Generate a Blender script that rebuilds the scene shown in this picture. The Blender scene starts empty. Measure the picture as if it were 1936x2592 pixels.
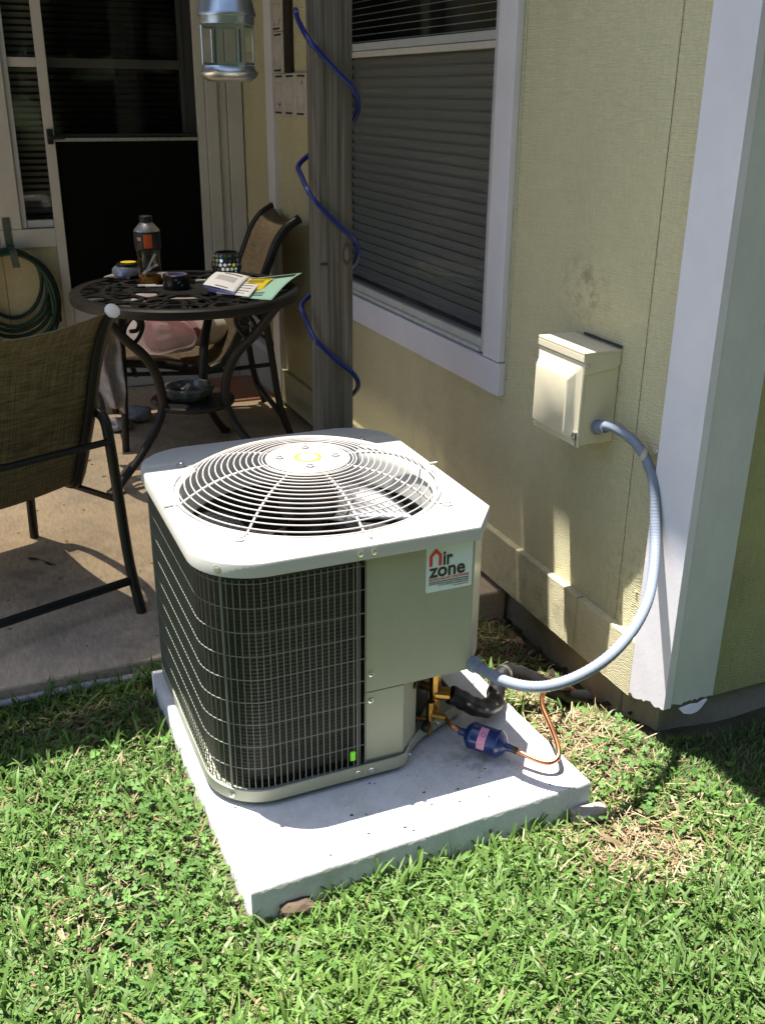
import bpy, bmesh, math, random
import numpy as np
from mathutils import Vector, Matrix
R = math.radians
rnd = random.Random(7)
npr = np.random.RandomState(11)
SC = bpy.context.scene
COL = SC.collection

# ------------------------------------------------------------------ camera
F_PX = 2527.07
_p, _r, _y = R(22.738), R(-0.593), R(23.339)
_f0 = Vector((math.sin(_y), math.cos(_y), 0)); _rt = Vector((math.cos(_y), -math.sin(_y), 0)); _up = Vector((0, 0, 1))
_fw = _f0*math.cos(_p) - _up*math.sin(_p); _dn = -_up*math.cos(_p) - _f0*math.sin(_p)
_R = _rt*math.cos(_r) + _dn*math.sin(_r); _D = _dn*math.cos(_r) - _rt*math.sin(_r)
cd = bpy.data.cameras.new("camera"); cam = bpy.data.objects.new("camera", cd); COL.objects.link(cam)
cam.matrix_world = Matrix(((_R.x, -_D.x, -_fw.x, 0), (_R.y, -_D.y, -_fw.y, 0), (_R.z, -_D.z, -_fw.z, 1.55), (0, 0, 0, 1)))
cd.sensor_fit = 'VERTICAL'; cd.sensor_height = 24.0; cd.lens = 24.0*F_PX/2592.0
cd.clip_start = 0.05; cd.clip_end = 500
SC.camera = cam

# ------------------------------------------------------------------ light
SUN = Vector((-0.145, 0.17, 1.0)).normalized()
w = bpy.data.worlds.new("World"); SC.world = w; w.use_nodes = True
nt = w.node_tree; nt.nodes.clear()
sky = nt.nodes.new('ShaderNodeTexSky'); sky.sky_type = 'NISHITA'; sky.sun_disc = False
sky.sun_elevation = math.asin(SUN.z); sky.sun_rotation = math.atan2(SUN.x, SUN.y)
sky.air_density = 1.0; sky.dust_density = 1.5; sky.ozone_density = 1.0
bg = nt.nodes.new('ShaderNodeBackground'); bg.inputs['Strength'].default_value = 0.068
wo = nt.nodes.new('ShaderNodeOutputWorld')
nt.links.new(sky.outputs[0], bg.inputs[0]); nt.links.new(bg.outputs[0], wo.inputs[0])
sl = bpy.data.lights.new("sun", 'SUN'); sl.energy = 5.0; sl.angle = R(0.53); sl.color = (1.0, 0.95, 0.87)
so = bpy.data.objects.new("sun", sl); COL.objects.link(so)
so.rotation_euler = SUN.to_track_quat('Z', 'Y').to_euler(); so.location = (0, 0, 6)
SC.view_settings.view_transform = 'Standard'; SC.view_settings.look = 'None'
SC.view_settings.gamma = 1.0; SC.view_settings.use_curve_mapping = False
SC.view_settings.exposure = 2.1

# ------------------------------------------------------------------ materials
def _n(t, k, **kw):
    n = t.nodes.new(k)
    for a, b in kw.items():
        if a in n.inputs: n.inputs[a].default_value = b
        else: setattr(n, a, b)
    return n
def _wpos(t, stretch=(1, 1, 1)):
    g = _n(t, 'ShaderNodeNewGeometry'); m = _n(t, 'ShaderNodeMapping')
    m.inputs['Scale'].default_value = stretch
    t.links.new(g.outputs['Position'], m.inputs['Vector']); return m.outputs[0]
def _mixc(t, fac, a, b, mode='MIX'):
    m = _n(t, 'ShaderNodeMix', data_type='RGBA', blend_type=mode)
    for s, v in ((m.inputs[0], fac), (m.inputs[6], a), (m.inputs[7], b)):
        if hasattr(v, 'links') or hasattr(v, 'is_output'): t.links.new(v, s)
        else: s.default_value = v if not isinstance(v, tuple) else (*v, 1)[:4]
    return m.outputs[2]
def _ramp(t, src, p0, p1, c0=0.0, c1=1.0):
    r = _n(t, 'ShaderNodeMapRange'); r.inputs[1].default_value = p0; r.inputs[2].default_value = p1
    r.inputs[3].default_value = c0; r.inputs[4].default_value = c1
    t.links.new(src, r.inputs[0]); return r.outputs[0]
def _noise(t, vec, scale, detail=4, rough=.55):
    n = _n(t, 'ShaderNodeTexNoise'); n.inputs['Scale'].default_value = scale
    n.inputs['Detail'].default_value = detail; n.inputs['Roughness'].default_value = rough
    t.links.new(vec, n.inputs['Vector']); return n.outputs[0]
def mat(name, col, rough=.6, grain=None, smudge=None, metal=0.0, var=0.0, vscale=20, stretch=(1, 1, 1), col2=None, spots=None, bump=0.0, bscale=120,
        bstretch=None, spec=0.5, lines=None, coat=0.0, sheen=0.0, trans=0.0, ior=1.45, alpha=1.0):
    m = bpy.data.materials.new(name); m.use_nodes = True; t = m.node_tree
    b = t.nodes['Principled BSDF']
    b.inputs['Roughness'].default_value = rough; b.inputs['Metallic'].default_value = metal
    b.inputs['Specular IOR Level'].default_value = spec; b.inputs['IOR'].default_value = ior
    b.inputs['Coat Weight'].default_value = coat; b.inputs['Transmission Weight'].default_value = trans
    b.inputs['Alpha'].default_value = alpha
    out = None
    if var or col2:
        nz = _noise(t, _wpos(t, stretch), vscale)
        f = _ramp(t, nz, .32, .68)
        c2 = col2 or tuple(max(0, c*(1-var)) for c in col)
        out = _mixc(t, f, c2, col)
    if spots:
        sc, thr, sc_col = spots
        nz = _noise(t, _wpos(t), sc, 3)
        f = _ramp(t, nz, thr, thr+.05)
        out = _mixc(t, f, out if out is not None else col, sc_col)
    if smudge:
        for (c, rad, scol, sc) in smudge:
            vm = _n(t, 'ShaderNodeVectorMath', operation='DISTANCE'); t.links.new(_wpos(t), vm.inputs[0]); vm.inputs[1].default_value = c
            near = _ramp(t, vm.outputs['Value'], rad, rad*.2, 0, .55); nz = _ramp(t, _noise(t, _wpos(t), sc, 5, .7), .46, .62)
            k = _n(t, 'ShaderNodeMath', operation='MULTIPLY'); t.links.new(near, k.inputs[0]); t.links.new(nz, k.inputs[1])
            out = _mixc(t, k.outputs[0], out if out is not None else col, scol)
    if grain:
        sc, amt, st = grain
        f = _ramp(t, _noise(t, _wpos(t, st), sc, 6, .75), .3, .7, 1-amt, 1+amt)
        cb = _n(t, 'ShaderNodeCombineColor')
        for i_ in range(3): t.links.new(f, cb.inputs[i_])
        out = _mixc(t, 1.0, out if out is not None else col, cb.outputs[0], 'MULTIPLY')
    if out is not None: t.links.new(out, b.inputs['Base Color'])
    else: b.inputs['Base Color'].default_value = (*col, 1)
    h = None
    if bump:
        h = _noise(t, _wpos(t, bstretch or stretch), bscale, 5, .6)
    if lines:
        axis, freq, amt, dist = lines
        wv = _n(t, 'ShaderNodeTexWave', wave_type='BANDS', bands_direction=axis)
        wv.inputs['Scale'].default_value = freq; wv.inputs['Distortion'].default_value = dist
        wv.inputs['Detail'].default_value = 3; wv.inputs['Detail Scale'].default_value = 2.0
        t.links.new(_wpos(t), wv.inputs['Vector'])
        a = _n(t, 'ShaderNodeMath', operation='MULTIPLY'); t.links.new(wv.outputs[1], a.inputs[0]); a.inputs[1].default_value = amt
        if h is not None:
            s = _n(t, 'ShaderNodeMath', operation='ADD'); t.links.new(h, s.inputs[0]); t.links.new(a.outputs[0], s.inputs[1]); h = s.outputs[0]
        else: h = a.outputs[0]
    if h is not None:
        bp = _n(t, 'ShaderNodeBump'); bp.inputs['Strength'].default_value = bump or .3; bp.inputs['Distance'].default_value = .004
        t.links.new(h, bp.inputs['Height']); t.links.new(bp.outputs[0], b.inputs['Normal'])
    return m

def glass_mat(name, tint=(.9, .95, .95), refl=1.0):
    m = bpy.data.materials.new(name); m.use_nodes = True; t = m.node_tree; t.nodes.clear()
    o = _n(t, 'ShaderNodeOutputMaterial'); tr = _n(t, 'ShaderNodeBsdfTransparent'); tr.inputs[0].default_value = (*tint, 1)
    gl = _n(t, 'ShaderNodeBsdfGlossy'); gl.inputs['Roughness'].default_value = .03
    lw = _n(t, 'ShaderNodeLayerWeight'); lw.inputs['Blend'].default_value = .5
    p5 = _n(t, 'ShaderNodeMath', operation='POWER'); t.links.new(lw.outputs['Facing'], p5.inputs[0]); p5.inputs[1].default_value = 5.0
    k = _n(t, 'ShaderNodeMath', operation='MULTIPLY_ADD'); t.links.new(p5.outputs[0], k.inputs[0]); k.inputs[1].default_value = .95*refl; k.inputs[2].default_value = .045*refl
    mx = _n(t, 'ShaderNodeMixShader'); t.links.new(k.outputs[0], mx.inputs[0]); t.links.new(tr.outputs[0], mx.inputs[1]); t.links.new(gl.outputs[0], mx.inputs[2])
    t.links.new(mx.outputs[0], o.inputs[0]); return m
def mesh_mat(name, col, cover=.5):
    m = bpy.data.materials.new(name); m.use_nodes = True; t = m.node_tree; t.nodes.clear()
    o = _n(t, 'ShaderNodeOutputMaterial'); tr = _n(t, 'ShaderNodeBsdfTransparent'); d = _n(t, 'ShaderNodeBsdfDiffuse'); d.inputs[0].default_value = (*col, 1)
    mx = _n(t, 'ShaderNodeMixShader'); mx.inputs[0].default_value = cover
    t.links.new(tr.outputs[0], mx.inputs[1]); t.links.new(d.outputs[0], mx.inputs[2]); t.links.new(mx.outputs[0], o.inputs[0]); return m
def leaf_mat(name, rough=.45, transl=.3, spec=.4):
    m = bpy.data.materials.new(name); m.use_nodes = True; t = m.node_tree
    b = t.nodes['Principled BSDF']; o = t.nodes['Material Output']
    at = _n(t, 'ShaderNodeAttribute', attribute_name='tint')
    t.links.new(at.outputs['Color'], b.inputs['Base Color']); b.inputs['Roughness'].default_value = rough; b.inputs['Specular IOR Level'].default_value = spec
    tl = _n(t, 'ShaderNodeBsdfTranslucent'); t.links.new(at.outputs['Color'], tl.inputs[0])
    mx = _n(t, 'ShaderNodeMixShader'); mx.inputs[0].default_value = transl
    t.links.new(b.outputs[0], mx.inputs[1]); t.links.new(tl.outputs[0], mx.inputs[2]); t.links.new(mx.outputs[0], o.inputs[0]); return m
def weave_mat(name, c1, c2, rough=.8, k=1.0):
    """open sling weave: two thread directions, from each object's own UVs"""
    m = bpy.data.materials.new(name); m.use_nodes = True; t = m.node_tree; b = t.nodes['Principled BSDF']
    uv = _n(t, 'ShaderNodeUVMap')
    def band(axis, sc, st):
        mp = _n(t, 'ShaderNodeMapping'); mp.inputs['Scale'].default_value = st; t.links.new(uv.outputs[0], mp.inputs[0])
        return _noise(t, mp.outputs[0], sc, 3, .7)
    a = band('X', 1, (150*k, 6*k, 1)); c = band('Y', 1, (7*k, 150*k, 1))
    s = _n(t, 'ShaderNodeMath', operation='ADD'); t.links.new(a, s.inputs[0]); t.links.new(c, s.inputs[1])
    f = _ramp(t, s.outputs[0], .8, 1.2)
    t.links.new(_mixc(t, f, c1, c2), b.inputs['Base Color']); b.inputs['Roughness'].default_value = rough
    bp = _n(t, 'ShaderNodeBump'); bp.inputs['Strength'].default_value = .5; bp.inputs['Distance'].default_value = .002
    t.links.new(s.outputs[0], bp.inputs['Height']); t.links.new(bp.outputs[0], b.inputs['Normal'])
    o = t.nodes['Material Output']; tl = _n(t, 'ShaderNodeBsdfTranslucent'); t.links.new(_mixc(t, f, c1, c2), tl.inputs[0])
    mx = _n(t, 'ShaderNodeMixShader'); mx.inputs[0].default_value = .12
    t.links.new(b.outputs[0], mx.inputs[1]); t.links.new(tl.outputs[0], mx.inputs[2]); t.links.new(mx.outputs[0], o.inputs[0])
    return m

M = {}
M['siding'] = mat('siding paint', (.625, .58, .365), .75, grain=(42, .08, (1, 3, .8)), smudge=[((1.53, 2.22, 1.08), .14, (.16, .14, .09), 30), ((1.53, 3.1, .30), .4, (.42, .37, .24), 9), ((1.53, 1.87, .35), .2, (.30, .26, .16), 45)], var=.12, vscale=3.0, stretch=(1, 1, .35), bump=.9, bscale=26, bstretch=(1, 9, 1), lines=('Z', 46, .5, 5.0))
M['siding2'] = mat('siding paint olive', (.42, .42, .20), .75, grain=(42, .13, (3, 1, .8)), var=.2, vscale=4.0, bump=.55, bscale=30, bstretch=(9, 1, 1), lines=('Z', 44, .35, 5.0))  # darker, greener siding tone used on the front wall
M['board'] = mat('baseboard paint', (.57, .53, .35), .75, grain=(40, .14, (1, 1, 5)), smudge=[((1.51, 2.3, .08), .35, (.22, .18, .11), 14)], var=.16, vscale=5, bump=.6, bscale=30, bstretch=(1, 1, 6), lines=('Z', 50, .5, 6.0))
M['trim'] = mat('trim paint lavender white', (.70, .685, .745), .6, var=.08, vscale=7, bump=.12, bscale=90, spots=(15, .735, (.40, .38, .36)))
M['trimg'] = mat('trim paint grey white', (.56, .585, .575), .6, var=.08, vscale=7, grain=(30, .05, (1, 1, .4)), bump=.12, bscale=90)
M['trimw'] = mat('trim paint white', (.58, .58, .56), .6, var=.12, vscale=6, bump=.12, bscale=90)
M['foundation'] = mat('foundation concrete', (.36, .32, .255), .9, var=.4, grain=(90, .15, (1, 1, 1)), vscale=5, bump=.5, bscale=70)
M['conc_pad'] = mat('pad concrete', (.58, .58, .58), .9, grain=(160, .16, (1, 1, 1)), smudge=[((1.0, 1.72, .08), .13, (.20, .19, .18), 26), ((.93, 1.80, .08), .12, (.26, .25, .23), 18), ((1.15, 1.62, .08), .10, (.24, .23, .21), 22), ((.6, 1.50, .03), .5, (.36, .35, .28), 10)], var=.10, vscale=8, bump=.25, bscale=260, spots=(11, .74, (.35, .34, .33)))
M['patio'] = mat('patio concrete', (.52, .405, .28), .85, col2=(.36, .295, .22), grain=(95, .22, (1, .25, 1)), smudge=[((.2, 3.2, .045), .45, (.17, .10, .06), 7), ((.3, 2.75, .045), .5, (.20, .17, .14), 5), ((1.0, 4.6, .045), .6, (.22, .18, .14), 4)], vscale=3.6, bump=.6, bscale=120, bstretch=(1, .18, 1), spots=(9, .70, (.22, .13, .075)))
M['soil'] = mat('soil', (.070, .066, .034), .95, var=.5, vscale=14, bump=.8, bscale=60)
M['ac'] = mat('cabinet paint', (.285, .295, .225), .42, grain=(7, .05, (1, 1, .3)), var=.03, vscale=6, bump=.05, bscale=500)
M['acglossy'] = mat('cabinet paint glossy', (.50, .47, .40), .2, var=.04, vscale=8)
M['acwhite'] = mat('lid paint', (.44, .44, .41), .38, bump=.05, bscale=500)
M['wire'] = mat('grille wire', (.13, .13, .115), .45)
M['guard'] = mat('guard wire', (.33, .31, .295), .35)
M['coil'] = mat('coil fins', (.014, .017, .013), .5, metal=.3, var=.55, vscale=5, stretch=(1, 1, 7), lines=('Z', 34, .8, .0))
M['black'] = mat('black', (.012, .012, .013), .5)
M['blackgloss'] = mat('black motor', (.018, .018, .02), .35, metal=.2)
M['darkcav'] = mat('dark interior', (.03, .029, .028), .7)
M['alu'] = mat('aluminium', (.30, .30, .32), .28, metal=1.0, var=.12, vscale=30)
M['galv'] = mat('galvanised', (.55, .56, .57), .35, metal=1.0, var=.25, vscale=60)
M['screw'] = mat('zinc screw', (.66, .66, .66), .25, metal=1.0)
M['brass'] = mat('brass', (.42, .24, .06), .32, metal=1.0, var=.2, vscale=60)
M['copper'] = mat('copper', (.60, .26, .13), .3, metal=1.0, var=.35, vscale=50)
M['solder'] = mat('brazed joint', (.09, .06, .05), .5, metal=.7, var=.4, vscale=90)
M['rubber'] = mat('pipe wrap', (.007, .007, .008), .45, var=.3, vscale=60, bump=.35, bscale=90)
M['drier'] = mat('drier paint', (.003, .020, .115), .3, coat=.3, var=.15, vscale=30)
M['pink'] = mat('pink label', (.60, .25, .38), .6)
M['conduit'] = mat('conduit plastic', (.175, .205, .265), .42, var=.06, vscale=20, bump=.1, bscale=200)
M['boxp'] = mat('box paint', (.66, .60, .44), .5, var=.07, vscale=9, bump=.1, bscale=200, spots=(30, .78, (.3, .28, .2)))
M['strap'] = mat('strap plastic', (.45, .41, .31), .6, var=.15, vscale=40)
M['post'] = mat('weathered wood', (.155, .140, .112), .85, col2=(.055, .046, .034), grain=(60, .25, (4, 4, .05)), vscale=22, stretch=(3.0, 3.0, .09), bump=1.0, bscale=40, bstretch=(4, 4, .05), spots=(3.2, .72, (.16, .125, .09)))
M['cable'] = mat('cable plastic', (.004, .012, .115), .28, spec=.6)
M['table'] = mat('cast aluminium table', (.013, .013, .0135), .5, var=.4, vscale=12, bump=.15, bscale=90)
M['frame'] = mat('chair frame', (.013, .012, .011), .42, var=.2, vscale=30)
M['sling'] = weave_mat('sling fabric', (.062, .046, .026), (.235, .18, .108))
M['sling2'] = weave_mat('sling fabric light', (.075, .055, .032), (.19, .14, .085), k=.8)
M['whitecap'] = mat('white plastic', (.62, .62, .60), .4)
M['glass'] = glass_mat('window glass')
M['glassdark'] = glass_mat('storm door glass', (.33, .33, .33), .3)
M['clear'] = glass_mat('clear plastic', (.93, .93, .92), 1.0)
def film_mat():
    m = glass_mat('plastic bag film', (.86, .80, .83), 1.8); t = m.node_tree
    o = [n for n in t.nodes if n.type == 'OUTPUT_MATERIAL'][0]; src = o.inputs[0].links[0].from_socket
    d = _n(t, 'ShaderNodeBsdfTranslucent'); d.inputs[0].default_value = (.8, .76, .78, 1); d2 = _n(t, 'ShaderNodeBsdfDiffuse'); d2.inputs[0].default_value = (.6, .57, .59, 1)
    a = _n(t, 'ShaderNodeAddShader'); t.links.new(d.outputs[0], a.inputs[0]); t.links.new(d2.outputs[0], a.inputs[1])
    mx = _n(t, 'ShaderNodeMixShader'); mx.inputs[0].default_value = .42; t.links.new(src, mx.inputs[1]); t.links.new(a.outputs[0], mx.inputs[2]); t.links.new(mx.outputs[0], o.inputs[0]); return m
M['bag'] = film_mat()
M['screenm'] = mesh_mat('insect screen', (.05, .05, .055), .52)
M['doorscreen'] = mesh_mat('door screen', (.008, .008, .008), .93)
M['blind'] = mat('blind slat', (.62, .60, .57), .5)
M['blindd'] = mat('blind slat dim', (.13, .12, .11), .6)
M['recess'] = mat('window recess', (.02, .018, .017), .8)
M['alframe'] = mat('window frame metal', (.52, .55, .60), .45, metal=.25, var=.1, vscale=30)
M['railw'] = mat('window rail', (.58, .58, .55), .45, metal=.1, var=.12, vscale=25)
M['paper'] = mat('white paper', (.86, .87, .93), .8)
M['paperblue'] = mat('blue paper back', (.22, .22, .52), .8)
M['papery'] = mat('yellow flyer', (.80, .62, .02), .8)
M['papert'] = mat('teal envelope', (.38, .66, .56), .8)
M['ink'] = mat('print ink', (.05, .05, .07), .8)
M['orange'] = mat('orange label', (.62, .10, .02), .5)
M['juice'] = mat('amber liquid', (.42, .16, .015), .15, trans=.35)
M['cig'] = mat('cigarette paper', (.75, .74, .71), .8)
M['mirror'] = mat('mirror tile', (.55, .60, .62), .06, metal=1.0)
M['grout'] = mat('mosaic grout', (.018, .02, .022), .5)
M['cloth'] = mat('grey cloth', (.42, .39, .40), .95, var=.4, vscale=22, bump=.9, bscale=45)
M['sock'] = mat('sock cloth', (.30, .29, .34), .95, var=.4, vscale=40, bump=.5, bscale=120)
M['pillow'] = mat('cream pillow cloth', (.80, .75, .67), .95, var=.1, vscale=20)
M['pinkst'] = mat('pink packaging', (.52, .13, .18), .4, var=.4, vscale=25)
M['mat'] = mat('door mat', (.46, .12, .065), .95, col2=(.30, .24, .17), vscale=17, bump=.6, bscale=200)
M['hose'] = mat('garden hose rubber', (.003, .034, .024), .45, var=.2, vscale=20)
M['hook'] = mat('hanger metal', (.09, .13, .11), .5, var=.4, vscale=60)
M['lantern'] = mat('lantern tin', (.55, .57, .60), .3, metal=.95, var=.22, vscale=22, bump=.06, bscale=200)
M['tin'] = mat('pressed tin', (.52, .48, .45), .6, var=.12, vscale=40, spots=(16, .63, (.10, .07, .05)), bump=.3, bscale=40)
M['tindark'] = mat('dark strip and marks', (.022, .016, .012), .6)
M['brick'] = mat('brown stone', (.085, .058, .038), .95, var=.5, vscale=30, bump=.7, bscale=80)
M['stone'] = mat('grey stone', (.30, .275, .23), .95, var=.3, vscale=30, bump=.5, bscale=80)
M['greentag'] = mat('green tag', (.20, .75, .02), .5)
M['sticker'] = mat('sticker white', (.56, .64, .68), .45)
M['red'] = mat('sticker red', (.55, .03, .035), .5)
M['sblack'] = mat('sticker black', (.022, .025, .025), .5)
M['yellow'] = mat('emblem yellow', (.85, .55, .03), .4)
M['roof'] = mat('roof board', (.30, .27, .22), .8, var=.2, vscale=6)
M['pvc'] = mat('grey plastic pipe', (.30, .30, .31), .6, var=.3, vscale=20)
M['sky_blocker'] = mat('sky blocker green', (.05, .085, .03), .8, var=.6, vscale=9)
def shade_sheet_mat(tint):  # for the sheets added above the porch to dim its sunlight
    m = bpy.data.materials.new('added shade sheet'); m.use_nodes = True; t = m.node_tree; t.nodes.clear()
    o = _n(t, 'ShaderNodeOutputMaterial'); tr = _n(t, 'ShaderNodeBsdfTransparent'); tr.inputs[0].default_value = (*tint, 1)
    d = _n(t, 'ShaderNodeBsdfDiffuse'); d.inputs[0].default_value = (.25, .24, .22, 1); tl = _n(t, 'ShaderNodeBsdfTranslucent'); tl.inputs[0].default_value = (.10, .09, .08, 1)
    a = _n(t, 'ShaderNodeAddShader'); t.links.new(d.outputs[0], a.inputs[0]); t.links.new(tl.outputs[0], a.inputs[1])
    mx = _n(t, 'ShaderNodeMixShader'); mx.inputs[0].default_value = .0; t.links.new(tr.outputs[0], mx.inputs[1]); t.links.new(a.outputs[0], mx.inputs[2])
    mx.inputs[0].default_value = .06
    t.links.new(mx.outputs[0], o.inputs[0]); return m
M['cover'] = shade_sheet_mat((.375, .36, .33)); M['shade_sheet2'] = shade_sheet_mat((.62, .615, .60))
M['leafd'] = leaf_mat('dry leaves', .8, .15, .2)
M['grass'] = leaf_mat('grass blades', .55, .32, .22)
M['clover'] = leaf_mat('clover leaves', .6, .3, .2)
M['tape'] = mat('black tape', (.012, .012, .016), .35)
M['lilac'] = mat('cardboard core', (.40, .33, .50), .8)
M['ash'] = mat('ash glass', (.10, .11, .11), .15, spec=.8)
M['pouchblue'] = mat('foil pouch', (.30, .34, .48), .3, metal=.5, var=.3, vscale=40)

# ------------------------------------------------------------------ mesh helpers
class MB:
    def __init__(s, T=None): s.v = []; s.f = []; s.mi = []; s.uv = {}; s.T = T; s.m = 0
    def _add(s, vs, fs):
        b = len(s.v)
        s.v += [tuple(s.T(*p)) if s.T else tuple(p) for p in vs]
        s.f += [tuple(i+b for i in f) for f in fs]; s.mi += [s.m]*len(fs); return s
    def box(s, x0, x1, y0, y1, z0, z1):
        if x0 > x1: x0, x1 = x1, x0
        if y0 > y1: y0, y1 = y1, y0
        if z0 > z1: z0, z1 = z1, z0
        return s._add([(x0, y0, z0), (x1, y0, z0), (x1, y1, z0), (x0, y1, z0), (x0, y0, z1), (x1, y0, z1), (x1, y1, z1), (x0, y1, z1)],
                      [(0, 3, 2, 1), (4, 5, 6, 7), (0, 1, 5, 4), (1, 2, 6, 5), (2, 3, 7, 6), (3, 0, 4, 7)])
    def prism(s, poly, z0, z1, f=None):
        """poly in 2D (ccw); f maps (a,b,c)->xyz"""
        f = f or (lambda a, b, c: (a, b, c)); n = len(poly)
        return s._add([f(a, b, z0) for a, b in poly]+[f(a, b, z1) for a, b in poly],
                      [tuple(range(n-1, -1, -1)), tuple(range(n, 2*n))]+[(i, (i+1) % n, n+(i+1) % n, n+i) for i in range(n)])
    def poly(s, pts): return s._add(pts, [tuple(range(len(pts)))])
    def loft(s, rings, closed=True, caps=True, loop=False):
        n = len(rings[0]); vs = [p for r in rings for p in r]; fs = []
        K = len(rings)
        for k in range(K if loop else K-1):
            k2 = (k+1) % K
            for i in range(n if closed else n-1):
                j = (i+1) % n; fs.append((k*n+i, k*n+j, k2*n+j, k2*n+i))
        if caps and closed and not loop: fs += [tuple(range(n-1, -1, -1)), tuple(range((K-1)*n, K*n))]
        return s._add(vs, fs)
    def lathe(s, prof, c=(0, 0, 0), n=24, axis=None, caps=True):
        c = Vector(c); a = Vector(axis or (0, 0, 1)).normalized()
        u = a.orthogonal().normalized(); v = a.cross(u)
        return s.loft([[tuple(c+a*z+(u*math.cos(2*math.pi*i/n)+v*math.sin(2*math.pi*i/n))*max(r, 1e-5)) for i in range(n)] for r, z in prof], caps=caps)
    def tube(s, path, r, n=8, loop=False, caps=True):
        P = [Vector(p) for p in path]; K = len(P); rings = []; prev = None
        for k in range(K):
            if loop: t = P[(k+1) % K]-P[k-1]
            else: t = P[min(k+1, K-1)]-P[max(k-1, 0)]
            t.normalize()
            if prev is None: u = t.orthogonal().normalized()
            else: u = (prev - t*prev.dot(t)); u = u.normalized() if u.length > 1e-6 else t.orthogonal().normalized()
            prev = u; v = t.cross(u); rr = r[k] if isinstance(r, (list, tuple)) else r
            rings.append([tuple(P[k]+(u*math.cos(2*math.pi*i/n)+v*math.sin(2*math.pi*i/n))*rr) for i in range(n)])
        return s.loft(rings, caps=caps, loop=loop)
    def strip(s, path, side, wdt, thk):
        """rectangular bar swept along path; side = wide direction"""
        P = [Vector(p) for p in path]; K = len(P); sd = Vector(side).normalized(); rings = []
        for k in range(K):
            t = (P[min(k+1, K-1)]-P[max(k-1, 0)]).normalized(); nn = t.cross(sd).normalized()
            a = sd*wdt/2; b = nn*thk/2
            rings.append([tuple(P[k]+a+b), tuple(P[k]-a+b), tuple(P[k]-a-b), tuple(P[k]+a-b)])
        return s.loft(rings)
    def grid(s, fn, nu, nv, thick=0.0, uvs=True):
        vs = [fn(i/nu, j/nv) for j in range(nv+1) for i in range(nu+1)]
        b0 = len(s.f)
        fs = [(j*(nu+1)+i, j*(nu+1)+i+1, (j+1)*(nu+1)+i+1, (j+1)*(nu+1)+i) for j in range(nv) for i in range(nu)]
        s._add(vs, fs)
        if uvs:
            for k, (j, i) in enumerate((j, i) for j in range(nv) for i in range(nu)):
                s.uv[b0+k] = [(i/nu, j/nv), ((i+1)/nu, j/nv), ((i+1)/nu, (j+1)/nv), (i/nu, (j+1)/nv)]
        return s
    def build(s, name, mats, parent=None, smooth=False, bevel=0.0, org=None, solid=0.0, subd=0, wn=False):
        off = Vector((0, 0, 0)); p = parent
        while p is not None: off += p.location; p = p.parent
        o_loc = Vector(org) - off if org is not None else Vector((0, 0, 0))
        me = bpy.data.meshes.new(name)
        vv = [(a[0]-off.x-o_loc.x, a[1]-off.y-o_loc.y, a[2]-off.z-o_loc.z) for a in s.v]
        me.from_pydata(vv, [], s.f); 
        if not isinstance(mats, (list, tuple)): mats = [mats]
        for m_ in mats: me.materials.append(m_)
        me.polygons.foreach_set('material_index', s.mi)
        if smooth: me.polygons.foreach_set('use_smooth', [True]*len(s.f))
        if s.uv:
            ul = me.uv_layers.new(name='UVMap')
            for pi, c in s.uv.items():
                pl = me.polygons[pi]
                for li, q in zip(pl.loop_indices, c): ul.data[li].uv = q
        bm = bmesh.new(); bm.from_mesh(me); bmesh.ops.recalc_face_normals(bm, faces=bm.faces)
        if bevel:
            es = [e for e in bm.edges if len(e.link_faces) == 2 and e.calc_face_angle(0) > .6]
            bmesh.ops.bevel(bm, geom=es, offset=bevel, segments=2, affect='EDGES', profile=.5, clamp_overlap=True)
        bm.to_mesh(me); bm.free()
        o = bpy.data.objects.new(name, me); COL.objects.link(o); o.location = o_loc
        if parent is not None: o.parent = parent
        if smooth:
            try: me.set_sharp_from_angle(angle=R(38))
            except Exception: pass
        if subd: md = o.modifiers.new('s', 'SUBSURF'); md.levels = md.render_levels = subd
        if solid: md = o.modifiers.new('t', 'SOLIDIFY'); md.thickness = solid; md.offset = 0
        return o
def tagit(o, label=None, cat=None, group=None, kind=None):
    if label: o['label'] = label
    if cat: o['category'] = cat
    if group: o['group'] = group
    if kind: o['kind'] = kind
    return o
def thing(name, label, cat, loc=(0, 0, 0), group=None):
    o = bpy.data.objects.new(name, None); COL.objects.link(o); o.location = loc; o.empty_display_size = .05
    return tagit(o, label, cat, group)
def dup(o, loc=None, dloc=None, rot=None):
    c = o.copy(); COL.objects.link(c)
    if loc is not None: c.location = loc
    if dloc is not None: c.location = o.location + Vector(dloc)
    if rot is not None: c.rotation_euler = rot
    return c
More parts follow.
